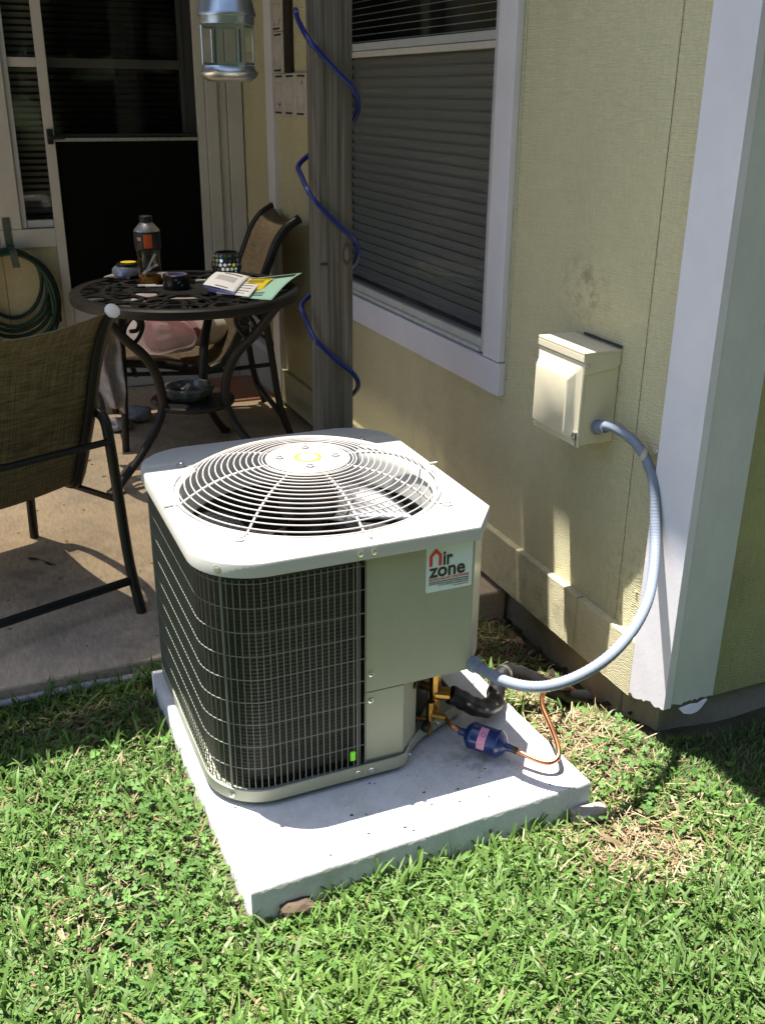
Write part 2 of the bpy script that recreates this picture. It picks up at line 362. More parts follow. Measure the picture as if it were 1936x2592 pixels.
def text_mesh(name, body, m, parent, origin, ux, uy, size, bold=0.0, align='LEFT', width=None, lift=.0006):
    cu = bpy.data.curves.new(name, 'FONT'); cu.body = body; cu.size = 1.0; cu.offset = bold; cu.extrude = .002; cu.align_x = 'LEFT'; cu.resolution_u = 3
    ob = bpy.data.objects.new(name+'_src', cu); COL.objects.link(ob)
    dg = bpy.context.evaluated_depsgraph_get(); me = bpy.data.meshes.new_from_object(ob.evaluated_get(dg))
    bpy.data.objects.remove(ob); bpy.data.curves.remove(cu)
    n = len(me.vertices); co = np.zeros(n*3); me.vertices.foreach_get('co', co); co = co.reshape(-1, 3)
    co[:, 0] -= co[:, 0].min()
    wd = co[:, 0].max(); sx = size if width is None else width/wd
    if align == 'CENTER': co[:, 0] -= wd/2
    ux = Vector(ux).normalized(); uy = Vector(uy).normalized(); nz = ux.cross(uy)
    off = Vector((0, 0, 0)); p = parent
    while p is not None: off += p.location; p = p.parent
    B = Vector(origin)-off
    P = np.outer(co[:, 0]*sx, ux)+np.outer(co[:, 1]*size, uy)+np.outer(np.sign(co[:, 2])*.0002+lift, nz)+np.array(B)
    me.vertices.foreach_set('co', P.ravel()); me.materials.clear(); me.materials.append(m); me.update()
    o = bpy.data.objects.new(name, me); COL.objects.link(o)
    if parent is not None: o.parent = parent
    return o
def arc(cx, cy, r, a0, a1, n): return [(cx+r*math.cos(R(a0+(a1-a0)*i/n)), cy+r*math.sin(R(a0+(a1-a0)*i/n))) for i in range(n+1)]
def catmull(P, k=6):
    P = [Vector(p) for p in P]; out = []
    for i in range(len(P)-1):
        a, b, c, d = P[max(i-1, 0)], P[i], P[i+1], P[min(i+2, len(P)-1)]
        for j in range(k):
            t = j/k; out.append(.5*((2*b)+(c-a)*t+(2*a-5*b+4*c-d)*t*t+(3*b-a-3*c+d)*t**3))
    out.append(P[-1]); return out

# ================================================================== GROUND
def struct(name, mb, m, **k): return tagit(mb.build(name, m, **k), kind='structure')
g = MB()
xs = [-60, -12, -3]+[-1.2+.06*i for i in range(55)]+[4, 12, 60]
ys = [-60, -12, -3]+[-.5+.06*i for i in range(60)]+[6, 20, 60]
def _ss(a, b, v): t = np.clip((v-a)/(b-a), 0, 1); return t*t*(3-2*t)
def gnp(x, y):
    d = .010*np.sin(7.3*x+2*y)*np.sin(6.1*y-1.7*x)+.006*np.sin(17*x)*np.sin(15*y+1)-.006
    return d-.055*_ss(1.22, 1.45, x)*_ss(1.75, 2.05, y)-.012*_ss(1.35, 1.5, x)*_ss(1.45, 1.68, y)
def gz(x, y):
    if not (-1.1 < x < 2 and -.4 < y < 2.9): return 0
    return float(gnp(np.array(x), np.array(y)))
vs = [(x, y, gz(x, y)) for y in ys for x in xs]; nx = len(xs)
g._add(vs, [(j*nx+i, j*nx+i+1, (j+1)*nx+i+1, (j+1)*nx+i) for j in range(len(ys)-1) for i in range(nx-1)])
struct('ground', g, M['soil'], smooth=True)
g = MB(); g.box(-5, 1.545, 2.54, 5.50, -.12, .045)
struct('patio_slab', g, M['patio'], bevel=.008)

# ================================================================== HOUSE
HX, BY, FY = 1.53, 5.47, 1.712
house = thing('house', 'yellow sided house with white trim standing behind the cooling unit', 'house', (HX, FY, 0))
W0, W1, WZ0, WZ1 = 2.745, 4.12, .80, 2.25     # window opening on the long wall
def panel(x0, x1, y0, y1, z0, z1, m='siding'):
    b = MB(); b.box(x0, x1, y0, y1, z0, z1); return b.build('siding_panel', M[m], house)
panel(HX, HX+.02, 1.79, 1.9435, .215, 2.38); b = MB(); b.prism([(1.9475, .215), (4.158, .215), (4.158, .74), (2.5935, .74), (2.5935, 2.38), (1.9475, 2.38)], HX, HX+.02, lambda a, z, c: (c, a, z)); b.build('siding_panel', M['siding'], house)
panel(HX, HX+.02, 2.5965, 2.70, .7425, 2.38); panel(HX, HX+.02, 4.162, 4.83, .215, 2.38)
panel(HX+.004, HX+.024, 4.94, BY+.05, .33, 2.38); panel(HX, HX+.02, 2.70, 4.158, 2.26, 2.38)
b = MB(); b.box(HX+.02, HX+.035, 1.80, W0, .2, 2.38); b.box(HX+.02, HX+.035, W1, 5.6, .2, 2.38)
b.box(HX+.02, HX+.035, W0, W1, .2, WZ0); b.box(HX+.02, HX+.035, W0, W1, WZ1, 2.38); b.build('sheathing', M['darkcav'], house)
# front (south) wall
panel(1.672, 4.6, FY+.018, FY+.038, .082, 2.38, 'siding2')
# baseboards on the long wall
def base_board(y0, y1, z1=.236, m='board', x=1.508, z0=.068):
    b = MB(); b.box(x, HX+.021, y0, y1, z0, z1); return b.build('baseboard', M[m], house, bevel=.003)
base_board(1.826, 2.094); base_board(2.097, 4.826, .238)
b = MB(); b.box(1.522, HX+.02, 4.945, BY, .045, .262); b.build('baseboard', M['trimw'], house, bevel=.003)
b = MB(); b.box(1.500, HX+.02, 4.945, BY, .264, .30); b.build('threshold_board', M['trim'], house, bevel=.004)
b = MB(); b.box(1.505, HX+.024, 4.83, 4.94, .045, 2.38); b.build('trim_board', M['trim'], house, bevel=.003)
# corner boards with a frayed lower end
def frayed(name, f, w_, z0, z1, th, seed, m='trim', amp=.02, slope=0.0):
    r = random.Random(seed); n = 16; lo = [(w_*i/n, z0+slope*i/n+r.uniform(-amp, amp*.5)) for i in range(n+1)]
    poly = lo+[(w_, z1), (0, z1)]
    b = MB(); b.prism(poly, 0, th, f); return b.build(name, M[m], house)
frayed('corner_board', lambda a, z, c: (1.508+c, FY-.027+a, z), .141, .120, 2.38, .022, 4, amp=.009, slope=-.040)
frayed('corner_board', lambda a, z, c: (1.5312+a, FY-.0255+c, z), .133, .122, 2.38, .022, 6, m='trimg', amp=.007)
b = MB(); b.prism([(1.552, .089), (1.562, .077), (1.585, .071), (1.604, .073), (1.618, .080), (1.640, .096), (1.631, .095), (1.612, .090), (1.59, .093), (1.57, .091)], 0, .006, lambda a, z, c: (a, FY-.034-(.098-z)*.35+c, z+.022))
b.build('paint_flake', M['trim'], house)
# foundation
b = MB(); b.box(1.555, 4.6, FY+.041, FY+.2, -.15, .16); b.box(1.555, 1.7, FY+.2, 5.6, -.15, .205); b.build('foundation', M['foundation'], house, bevel=.01)
# nail heads
nail = None
for (y, z) in ((1.956, .29), (1.957, .42), (1.86, .50), (1.87, .36), (1.90, .17)):
    if nail is None:
        b = MB(); b.lathe([(.004, 0), (.0045, .002), (.003, .004)], (HX, y, z), 8, (-1, 0, 0)); nail = b.build('nail_head', M['siding'], house, org=(HX, y, z))
    else: dup(nail, (HX-house.location.x, y-house.location.y, z)).parent = house
# roof / eaves (out of frame, shade the wall)
b = MB(); b.box(1.2415, 6, 1.10, 5.375, 2.38, 2.44); b.box(-6, 6, 5.377, 9, 2.38, 2.44); b.build('roof', M['roof'], house)
# ---------------- window on the long wall
win = MB(); win.box(1.552, 1.80, W0-.01, W1+.01, WZ0-.01, WZ1+.01)
win.f = [f for i, f in enumerate(win.f) if i != 5]; win.mi = win.mi[:5]
window = win.build('window', M['recess'], house)
def wpart(name, m, *boxes, bevel=.002):
    b = MB()
    for q in boxes: b.box(*q)
    return b.build(name, M[m], window, bevel=bevel)
wpart('casing', 'trim', (1.506, HX, 2.612, 2.712, .793, 2.3), bevel=.003)
wpart('casing', 'trim', (1.506, HX, 2.605, 4.24, .688, .790), bevel=.003)
wpart('casing', 'trim', (1.506, HX, 4.15, 4.24, .793, 2.3), bevel=.003)
wpart('frame', 'alframe', (1.512, 1.56, 2.716, 2.738, .80, 2.28)); wpart('frame', 'alframe', (1.522, 1.57, 2.7385, 2.752, .80, 2.28)); wpart('frame', 'alframe', (1.516, 1.56, 4.11, 4.147, .80, 2.28))
wpart('sill', 'railw', (1.514, 1.56, 2.752, 4.11, .795, .808), (1.526, 1.57, 2.752, 4.11, .808, .834))
wpart('meeting_rail', 'railw', (1.528, 1.56, 2.752, 4.11, 1.674, 1.694))
wpart('meeting_rail', 'alframe', (1.534, 1.575, 2.752, 4.11, 1.696, 1.722))
b = MB(); b.poly([(1.562, 2.752, 1.72), (1.562, 4.11, 1.72), (1.562, 4.11, 2.28), (1.562, 2.752, 2.28)]); b.build('pane', M['glass'], window)
b = MB(); b.poly([(1.550, 2.752, .83), (1.550, 4.11, .83), (1.550, 4.11, 1.68), (1.550, 2.752, 1.68)]); b.build('pane', M['glass'], window)
b = MB(); b.poly([(1.541, 2.752, .83), (1.541, 4.11, .83), (1.541, 4.11, 1.68), (1.541, 2.752, 1.68)]); b.build('insect_screen', M['screenm'], window)
def slats(parent, m, mk, z0, z1, dz, tilt, first_org):
    b = MB(); mk(b, tilt); s = b.build('slat', M[m], parent, org=first_org); k = 1; z = z0+dz
    while z < z1:
        c = dup(s, dloc=(0, 0, k*dz)); c.parent = parent; k += 1; z += dz
def mk_long(z):
    def f(b, tilt):
        hw = .0195 if z < 1.5 else .0125; dx, dz = hw*math.cos(tilt), hw*math.sin(tilt)
        b._add([(1.615-dx, 2.77, z+dz), (1.615, 2.77, z+.002), (1.615+dx, 2.77, z-dz), (1.615-dx, 4.09, z+dz), (1.615, 4.09, z+.002), (1.615+dx, 4.09, z-dz)], [(0, 1, 4, 3), (1, 2, 5, 4)])
    return f
slats(window, 'blind', mk_long(.86), .86, 1.70, .0345, R(70), (1.615, 3.4, .86))
slats(window, 'blind', mk_long(1.735), 1.735, 2.28, .0235, R(-12), (1.615, 3.4, 1.735))
wpart('blind_rail', 'blind', (1.60, 1.63, 2.77, 4.09, .836, .85))
# ---------------- back wall: window behind, storm door
def bpanel(x0, x1, z0, z1, m='siding'):
    b = MB(); b.box(x0, x1, BY, BY+.02, z0, z1); return b.build('siding_panel', M[m], house)
bpanel(-5, .262, .21, 2.38); bpanel(.265, .53, .21, .812)
b = MB(); b.box(-5, .53, BY-.02, BY, .05, .205); b.build('baseboard', M['board'], house)
bw = MB(); bw.box(.37, 1.34, BY+.03, BY+.25, .60, 2.36); bw.f = [f for i, f in enumerate(bw.f) if i != 2]; bw.mi = bw.mi[:5]
bwin = bw.build('window', M['recess'], house)
def bpart(name, m, *boxes, parent=bwin, bevel=.002):
    b = MB()
    for q in boxes: b.box(*q)
    return b.build(name, M[m], parent, bevel=bevel)
bpart('casing', 'trimw', (.265, .372, BY-.018, BY+.012, .906, 2.3)); bpart('casing', 'trimw', (.265, .53, BY-.020, BY+.010, .815, .904))
[bpart('frame', 'alframe', q_) for q_ in ((.374, .40, BY-.004, BY+.04, .906, 2.3), (.401, .53, BY+.002, BY+.04, .908, .945), (1.225, 1.249, BY+.02, BY+.04, .906, 2.3), (1.25, 1.335, BY+.028, BY+.05, .6, 2.3))]
bpart('meeting_rail', 'trimw', (.40, 1.225, BY+.012, BY+.04, 1.652, 1.694))
b = MB(); b.poly([(.40, BY+.03, .94), (1.225, BY+.03, .94), (1.225, BY+.03, 2.3), (.40, BY+.03, 2.3)]); b.build('pane', M['glass'], bwin)
def mk_back(z):
    def f(b, tilt):
        dy, dz = .0125*math.cos(tilt), .0125*math.sin(tilt)
        b._add([(.405, BY+.08-dy, z+dz), (.405, BY+.08, z+.002), (.405, BY+.08+dy, z-dz), (1.22, BY+.08-dy, z+dz), (1.22, BY+.08, z+.002), (1.22, BY+.08+dy, z-dz)], [(0, 1, 4, 3), (1, 2, 5, 4)])
    return f
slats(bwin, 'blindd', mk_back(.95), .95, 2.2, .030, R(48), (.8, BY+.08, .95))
sd = MB(); sd.box(.531, .576, BY-.035, BY, .05, 2.2); sd.box(1.29, 1.333, BY-.03, BY-.002, .05, 2.2)
door = sd.build('storm_door', M['trimw'], house, bevel=.002)
b = MB(); b.box(.577, 1.289, BY-.028, BY-.004, .05, .545); b.build('kick_panel', M['trimw'], door, bevel=.004)
b = MB(); b.box(.577, 1.289, BY-.033, BY-.006, 1.316, 1.334); b.build('cross_bar', M['galv'], door, bevel=.003)
b = MB(); b.box(.577, 1.289, BY-.026, BY-.006, 1.336, 1.352); b.build('cross_bar', M['recess'], door, bevel=.003)
b = MB(); b.box(.577, 1.289, BY-.016, BY-.012, .546, 1.315); b.build('door_screen', M['doorscreen'], door)
b = MB(); b.poly([(.577, BY-.014, 1.352), (1.289, BY-.014, 1.352), (1.289, BY-.014, 2.2), (.577, BY-.014, 2.2)]); b.build('pane', M['glassdark'], door)
b = MB(); b.box(.54, .568, BY-.05, BY-.036, 1.305, 1.375); b.box(.548, .62, BY-.075, BY-.05, 1.328, 1.345); b.box(.545, .56, BY-.06, BY-.04, 1.33, 1.35); b.build('handle', M['black'], door, bevel=.003)
for q in ((1.336, 1.396, -.045, 0), (1.400, 1.446, -.03, 0), (1.450, 1.527, -.045, 0)):
    b = MB(); b.box(q[0], q[1], BY+q[2], BY+.03, .05, 2.3); b.build('door_jamb', M['trimw'], house, bevel=.002)
b = MB(); b.box(1.396, 1.400, BY-.005, BY+.03, .05, 2.3); b.box(1.446, 1.450, BY-.005, BY+.03, .05, 2.3); b.build('jamb_groove', M['recess'], house)
b = MB(); b.box(-5, 4.6, BY+.27, BY+.3, 0, 2.38); b.build('sheathing', M['recess'], house)

b = MB(); b.box(-2.42, -2.40, 3.5, BY, .21, 2.38); b.build('siding_panel', M['siding'], house)  # unseen left wing wall, added to darken the back of the patio
b = MB(); b.box(-6, -2.425, 3.5, BY, 0, 2.38); b.build('sheathing', M['recess'], house)  # solid backing of the added wing, blocks light from the left
def sky_blocker():  # unseen green mass behind the camera, added to block sky light
    q = np.random.RandomState(5); b = MB()
    def f(u, v):
        x = -9+18*u; z = 6.5*v; k = .25*math.sin(5*x)+.2*math.sin(3.1*x+4*z)+.18*math.sin(7*z+x)
        return (x, -3.6+k-.5*v, z+.25*math.sin(2.3*x)*v)
    b.grid(f, 120, 30); return tagit(b.build('sky_blocker', M['sky_blocker']), kind='stuff')
sky_blocker()

# ================================================================== PORCH POST, ADDED COVER
post = thing('porch_post', 'weathered grey wooden post wrapped by a spiral blue cable', 'post', (.98, 2.648, .045))
b = MB(); b.box(.934, 1.027, 2.602, 2.697, .045, 2.33); b.build('post', M['post'], post, bevel=.004)
b = MB(); b.box(-1.3, 1.25, 2.61, 2.65, 2.33, 2.36); b.build('beam', M['post'], post)
for k in range(1):
    b = MB(); b.box(-1.3, 1.25, 2.655+.137*k, 2.655+.137*k+.1345, 2.331, 2.358); b.build('roof_board', M['post'], post)
b = MB(); b.box(-1.3, 1.25, 2.795, 5.372, 2.345, 2.349); b.build('added_shade_sheet', M['cover'], post)  # unseen sheet, added to cut the sun reaching the porch
b = MB(); b.box(-1.3, 1.25, 2.795, 3.34, 2.352, 2.356); b.build('added_shade_sheet', M['shade_sheet2'], post)  # second added sheet, dims the front strip of the porch further
def knot(x, z, w_, h_, m, y=2.602):
    b = MB(); n = 14
    b._add([(x+w_*math.cos(2*math.pi*i/n)*(1+.15*math.sin(5*i)), y-.0015, z+h_*math.sin(2*math.pi*i/n)*(1+.2*math.cos(3*i))) for i in range(n)]+
           [(x+.6*w_*math.cos(2*math.pi*i/n), y-.005, z+.6*h_*math.sin(2*math.pi*i/n)) for i in range(n)]+[(x, y-.006, z)],
           [(i, (i+1) % n, n+(i+1) % n, n+i) for i in range(n)]+[(n+i, n+(i+1) % n, 2*n) for i in range(n)])
    return b.build('knot', M[m], post, smooth=True)
knot(1.008, 1.145, .012, .03, 'brick'); knot(1.008, 1.147, .008, .02, 'post', 2.598)
b = MB(); b.box(.932, .952, 2.5985, 2.6025, 1.118, 1.124); b.build('crack', M['recess'], post)
# blue cable: corner points per turn
pitch = .375
pts = []
for k in range(-1, 4):
    z = 1.271-pitch*k
    pts += [(.914, 2.712, z+.10), (.905, 2.665, z+.072), (.909, 2.605, z+.028), (.930, 2.588, z+.0), (.978, 2.584, z-.046), (1.022, 2.586, z-.085), (1.046, 2.610, z-.125), (1.051, 2.660, z-.165), (1.040, 2.712, z-.195), (.975, 2.724, z-.235)]
pts = [p for p in pts if .685 < p[2] < 2.3]
b = MB(); b.tube(catmull(pts, 5), .0070, 8)
tagit(b.build('blue_cable', M['cable'], smooth=True), 'shiny dark blue cable spiralling down around the wooden post', 'cable')

# ================================================================== LANTERN
LX, LY = .742, 2.75
lan = thing('hanging_lantern', 'silver tin candle lantern with domed star-pierced lid and glass panes hanging under patio roof', 'lantern', (LX, LY, 1.574))
b = MB(); b.lathe([(.012, .285), (.02, .27), (.036, .235), (.054, .212), (.066, .188), (.0725, .162), (.0745, .157), (.0745, .153), (.070, .152), (.069, .137), (.0695, .134), (.062, .134)], (LX, LY, 1.574), 40)
dome = b.build('dome', M['lantern'], lan, smooth=True)
for a in (250, 295, 205, 340):
    t = R(a); n_ = Vector((math.cos(t)*.75, math.sin(t)*.75, .62)).normalized(); c = Vector((LX+.0625*math.cos(t), LY+.0625*math.sin(t), 1.574+.203)); u = n_.cross(Vector((0, 0, 1))).normalized(); v = n_.cross(u)
    b = MB(); b.poly([tuple(c+n_*.0045+(u*math.sin(2*math.pi*i/10)+v*math.cos(2*math.pi*i/10))*(.0075 if i % 2 == 0 else .003)) for i in range(10)]); b.build('star_hole', M['black'], dome)
b = MB(); b.lathe([(.03, 0), (.055, .001), (.068, .010), (.0745, .018), (.0755, .022), (.071, .026), (.068, .03), (.067, .038), (.06, .038)], (LX, LY, 1.574), 40); b.build('base', M['lantern'], lan, smooth=True)
for k in range(6):
    t0, t1 = R(232+60*k), R(232+60*k+60)
    p0 = Vector((LX+.066*math.cos(t0), LY+.066*math.sin(t0), 0)); p1 = Vector((LX+.066*math.cos(t1), LY+.066*math.sin(t1), 0))
    if k == 5:                                                      # small door standing ajar
        d = (p0-p1); a_ = R(-28); d = Vector((d.x*math.cos(a_)-d.y*math.sin(a_), d.x*math.sin(a_)+d.y*math.cos(a_), 0)); p0 = p1+d
    z0, z1 = 1.614, 1.706; ux = (p1-p0).normalized(); L_ = (p1-p0).length; nn = Vector((ux.y, -ux.x, 0))
    def q(a, z, c): return tuple(p0+ux*a+nn*c+Vector((0, 0, z)))
    b = MB()
    for (a0, a1, zz0, zz1) in ((0, .005, z0, z1), (L_-.005, L_, z0, z1), (.005, L_-.005, z0, z0+.006), (.005, L_-.005, z1-.006, z1)):
        b.prism([(a0, zz0), (a1, zz0), (a1, zz1), (a0, zz1)], -.0015, .0015, q)
    fr_ = b.build('pane_frame', M['lantern'], lan)
    b = MB(); b.poly([q(.005, z0+.006, 0), q(L_-.005, z0+.006, 0), q(L_-.005, z1-.006, 0), q(.005, z1-.006, 0)]); b.build('pane', M['glass'], fr_)
b = MB(); b.tube([(LX, LY, 1.855), (LX, LY, 2.33)], .0025, 6); b.build('chain', M['lantern'], lan)
b = MB(); b.tube([(LX+.02*math.cos(R(10*i)), LY, 1.845+.018*math.sin(R(10*i))) for i in range(36)], .002, 6, loop=True); b.build('ring', M['lantern'], lan)

# ================================================================== WALL FRAME (pressed tin)
wf = thing('wall_frame', 'distressed white pressed-tin frame hanging on the yellow wall behind the post', 'picture frame', (1.52, 4.6, 1.455))
def tin(y0, y1, z0, z1):
    b = MB(); b.box(1.507, HX-.001, y0, y1, z0, z1); p = b.build('tin_tile', M['tin'], wf, bevel=.003)
    cy, cz, hy, hz = (y0+y1)/2, (z0+z1)/2, (y1-y0)/2-.022, (z1-z0)/2-.025
    b = MB()
    b.tube([(1.506, cy+hy*s_, cz+hz*t_) for s_, t_ in ((-1, -1), (1, -1), (1, 1), (-1, 1))], .0025, 5, loop=True)
    for sg in (-1, 1):
        for tg in (-1, 1):
            b.tube([(1.506, cy+sg*(hy*.45+hy*.3*math.cos(a)), cz+tg*(hz*.62+hz*.2*math.sin(a))) for a in [R(-40+30*i) for i in range(9)]], .0022, 5)
    b.build('embossing', M['tin'], p)
    b = MB(); b.box(1.5055, 1.507, y0+.02, y1-.035, z1-.016, z1-.008); b.box(1.5055, 1.507, y0+.035, y1-.02, z0+.006, z0+.014); b.build('rust_mark', M['tindark'], p)
tin(4.664, 4.815, 1.632, 1.80); tin(4.664, 4.815, 1.803, 1.95); tin(4.664, 4.815, 1.953, 2.10)
for k in range(5): tin(4.664-.155*k, 4.815-.155*k, 1.455, 1.629)
b = MB(); b.box(1.512, HX-.001, 4.575, 4.660, 1.632, 2.10); b.build('shadow_strip', M['tindark'], wf)  # dark strip painting the shadow gap inside the tin frame

# ================================================================== CONCRETE PAD
r = random.Random(3)
def edge(a, b_, n, amp): return [(a[0]+(b_[0]-a[0])*i/n+r.uniform(-amp, amp), a[1]+(b_[1]-a[1])*i/n+r.uniform(-amp, amp)) for i in range(n)]
top = edge((.377, 1.511), (1.202, 1.548), 40, .0012)+edge((1.202, 1.548), (1.165, 2.45), 40, .0012)+edge((1.165, 2.45), (.357, 2.414), 30, .0012)+edge((.357, 2.414), (.377, 1.511), 40, .0012)
b = MB(); cxp, cyp = .78, 1.98
b.loft([[(x, y, -.05) for x, y in top], [(x, y, .0755) for x, y in top], [(cxp+(x-cxp)*.995, cyp+(y-cyp)*.995, .08) for x, y in top]])
tagit(b.build('concrete_pad', M['conc_pad'], smooth=True), 'pale square concrete pad under the air conditioner on the grass', 'concrete pad')
def rock(name, c, s, m, seed, lab, cat):
    q = random.Random(seed); bm = bmesh.new(); bmesh.ops.create_icosphere(bm, subdivisions=2, radius=1)
    for v in bm.verts:
        k = max(abs(v.co.x), abs(v.co.y), abs(v.co.z)); v.co = v.co/k**.75; v.co *= 1+q.uniform(-.07, .07)
        v.co = Vector((v.co.x*s[0], v.co.y*s[1], v.co.z*s[2]))
    me = bpy.data.meshes.new(name); bm.to_mesh(me); bm.free(); me.materials.append(M[m])
    o = bpy.data.objects.new(name, me); COL.objects.link(o); o.location = c; o.rotation_euler = (0, .05, q.uniform(-.2, .2)); return tagit(o, lab, cat)
rock('brick', (.468, 1.507, .010), (.036, .022, .021), 'brick', 2, 'broken brown brick wedged under the near corner of concrete pad', 'brick')
rock('stone', (1.188, 1.530, .010), (.045, .022, .018), 'stone', 5, 'pale flat stone under the right corner of the concrete pad', 'stone')

# ================================================================== AIR CONDITIONER
ac = thing('air_conditioner', 'beige outdoor air conditioning unit with black grille standing on concrete pad', 'air conditioner', (.717, 2.11, .08))
X0, X1, Y0, Y1 = .368, 1.058, 1.737, 2.498
CX, CY = .717, 2.11
def outline(i=0.0, rr=.14, n=12):
    x0, x1, y0, y1 = X0+i, X1-i, Y0+i, Y1-i; q = rr-i
    k = i*.45
    return [(x1-.075+k*1.0, y0), (x1, y0+.098-k)]+arc(x1-q, y1-q, q, 0, 90, n)+arc(x0+q, y1-q, q, 90, 180, n)+arc(x0+q, y0+q, q, 180, 270, n)
def ray_out(i, ang):
    o = outline(i, n=24); d = Vector((math.cos(ang), math.sin(ang))); best = None
    for k in range(len(o)):
        a = Vector(o[k]); c = Vector(o[(k+1) % len(o)]); e = c-a; den = d.x*e.y-d.y*e.x
        if abs(den) < 1e-9: continue
        w_ = a-Vector((CX, CY)); t = (w_.x*e.y-w_.y*e.x)/den; s_ = (w_.x*d.y-w_.y*d.x)/den
        if t > 0 and -1e-6 <= s_ <= 1+1e-6 and (best is None or t < best): best = t
    return best
angs = sorted([2*math.pi*i/200 for i in range(200)]+[math.atan2(p[1]-CY, p[0]-CX) % (2*math.pi) for p in outline(0, n=2)[:2]])
def ringp(r_, z): return [(CX+r_*math.cos(a), CY+r_*math.sin(a), z) for a in angs]
def outp(i, z): return [(CX+ray_out(i, a)*math.cos(a), CY+ray_out(i, a)*math.sin(a), z) for a in angs]
b = MB(); ZL = .688
b.loft([outp(.004, .655), outp(0, .655), outp(0, ZL-.006), outp(.0016, ZL-.002), outp(.006, ZL), ringp(.329, ZL), ringp(.3265, ZL+.0025), ringp(.3235, ZL+.0025), ringp(.321, ZL), ringp(.314, ZL), ringp(.312, ZL+.002), ringp(.309, ZL+.002), ringp(.306, ZL-.001), ringp(.300, ZL-.010), ringp(.296, ZL-.03), ringp(.296, ZL-.10)], caps=False)
lid = b.build('lid', M['acwhite'], ac, smooth=True)
def screw(name, c, nrm, parent, r_=.006):
    b = MB(); n_ = Vector(nrm).normalized(); b.lathe([(r_*1.45, 0), (r_*1.45, .0012), (r_, .0016), (r_*.95, .005), (r_*.5, .006)], c, 6, n_)
    return b.build(name, M['screw'], parent)
for c, nn in (((.700, Y0-.0005, .671), (0, -1, 0)), ((.731, Y0-.0005, .671), (0, -1, 0)), ((.409, 1.778, .671), (-.71, -.71, 0))): screw('screw', c, nn, lid)
# inner well, fan and motor
b = MB(); b.lathe([(.3, .12), (.3, .60)], (CX, CY, 0), 48, caps=False); b.lathe([(.302, .118), (.001, .119)], (CX, CY, 0), 48, caps=False); b.build('inner_well', M['darkcav'], ac, smooth=True)
fan = MB(); fan.lathe([(.045, .555), (.05, .56), (.05, .60), (.03, .612)], (CX, CY, 0), 24); fan = fan.build('fan', M['blackgloss'], ac, smooth=True)
for k in range(3):
    a0 = R(-62+120*k); b = MB()
    def bl(u, v):
        r_ = .05+.235*u; sp = R(18+64*min(1, .45+.75*u)); a = a0+sp*(v-.5)-.35*u*u
        return (CX+r_*math.cos(a), CY+r_*math.sin(a), .575+.05*(v-.5)*(1.1-.3*u)+.018*math.sin(math.pi*v)*u)
    b.grid(bl, 14, 12); b.build('fan_blade', M['alu'], fan, smooth=True, solid=.0016)
b = MB(); b.lathe([(.05, .612), (.068, .618), (.072, .63), (.072, .725), (.066, .738), (.02, .742)], (CX, CY, 0), 32); b.build('motor', M['blackgloss'], ac, smooth=True)
# fan guard
gb = MB()
def gz_(r_):
    if r_ < .1: return .7545
    if r_ < .314: return .6925+.062*(1-((r_-.1)/.214)**2.2)
    return .6925
def ring_mb(r_, rad=.00165): 
    q = MB(); q.tube([(CX+r_*math.cos(2*math.pi*i/96), CY+r_*math.sin(2*math.pi*i/96), gz_(r_)) for i in range(96)], rad, 6, loop=True); return q
guard = ring_mb(.3165, .002).build('fan_guard', M['guard'], ac, smooth=True)
for r_ in [.1075, .115]+[.1295+.0145*i for i in range(12)]+[.3045]: ring_mb(r_).build('ring', M['guard'], guard, smooth=True)
for k in range(8):
    a = R(3.0+45*k-1.5*(k % 2)); d = Vector((math.cos(a), math.sin(a), 0)); b = MB()
    pth = [(CX+d.x*r_, CY+d.y*r_, gz_(r_)-.0042+(.0042 if r_ > .314 else 0)) for r_ in [.094+.01375*i for i in range(17)]]+[(CX+d.x*.325, CY+d.y*.325, .6915), (CX+d.x*.332, CY+d.y*.332, .6915)]
    if k % 2 == 0: pth += [(CX+d.x*.350, CY+d.y*.350, .6915)]; b.tube(pth, .0030, 8)
    else:
        b.tube(pth+[(CX+d.x*.336, CY+d.y*.336, .6915)], .0030, 8); b.lathe([(.012, .689), (.012, .692), (.0095, .6935)], (CX+d.x*.347, CY+d.y*.345, 0), 14)
    sp = b.build('spoke', M['guard'], guard, smooth=True)
    if k % 2: screw('screw', (CX+d.x*.347, CY+d.y*.347, .6935), (0, 0, 1), sp, .005)
b = MB(); b.lathe([(.0985, .7525), (.1, .7535), (.1, .7555), (.098, .7570), (.092, .7570), (.090, .7564), (.04, .7572), (.038, .7566), (.030, .7572), (.001, .7574)], (CX, CY, 0), 64); hub = b.build('hub_plate', M['guard'], guard, smooth=True)
b = MB(); b.lathe([(.033, .7576), (.033, .7582), (.024, .7582), (.024, .7576)], (CX, CY, 0), 40, caps=False); b.build('emblem_ring', M['yellow'], hub, smooth=True)
b = MB(); b.lathe([(.0238, .7576), (.022, .7592), (.012, .7602), (.001, .7604)], (CX, CY, 0), 32); b.build('emblem', M['whitecap'], hub, smooth=True)  # white emblem centre also stands in for the sun's glint
for k in range(4):
    a = R(76+90*k); c = (CX+.066*math.cos(a), CY+.066*math.sin(a), .757)
    b = MB(); b.lathe([(.010, 0), (.010, .0012), (.0065, .0014), (.0065, .006), (.0035, .0062), (.0035, .012), (.002, .0125)], c, 8, (0, 0, 1)); b.build('motor_bolt', M['screw'], hub)
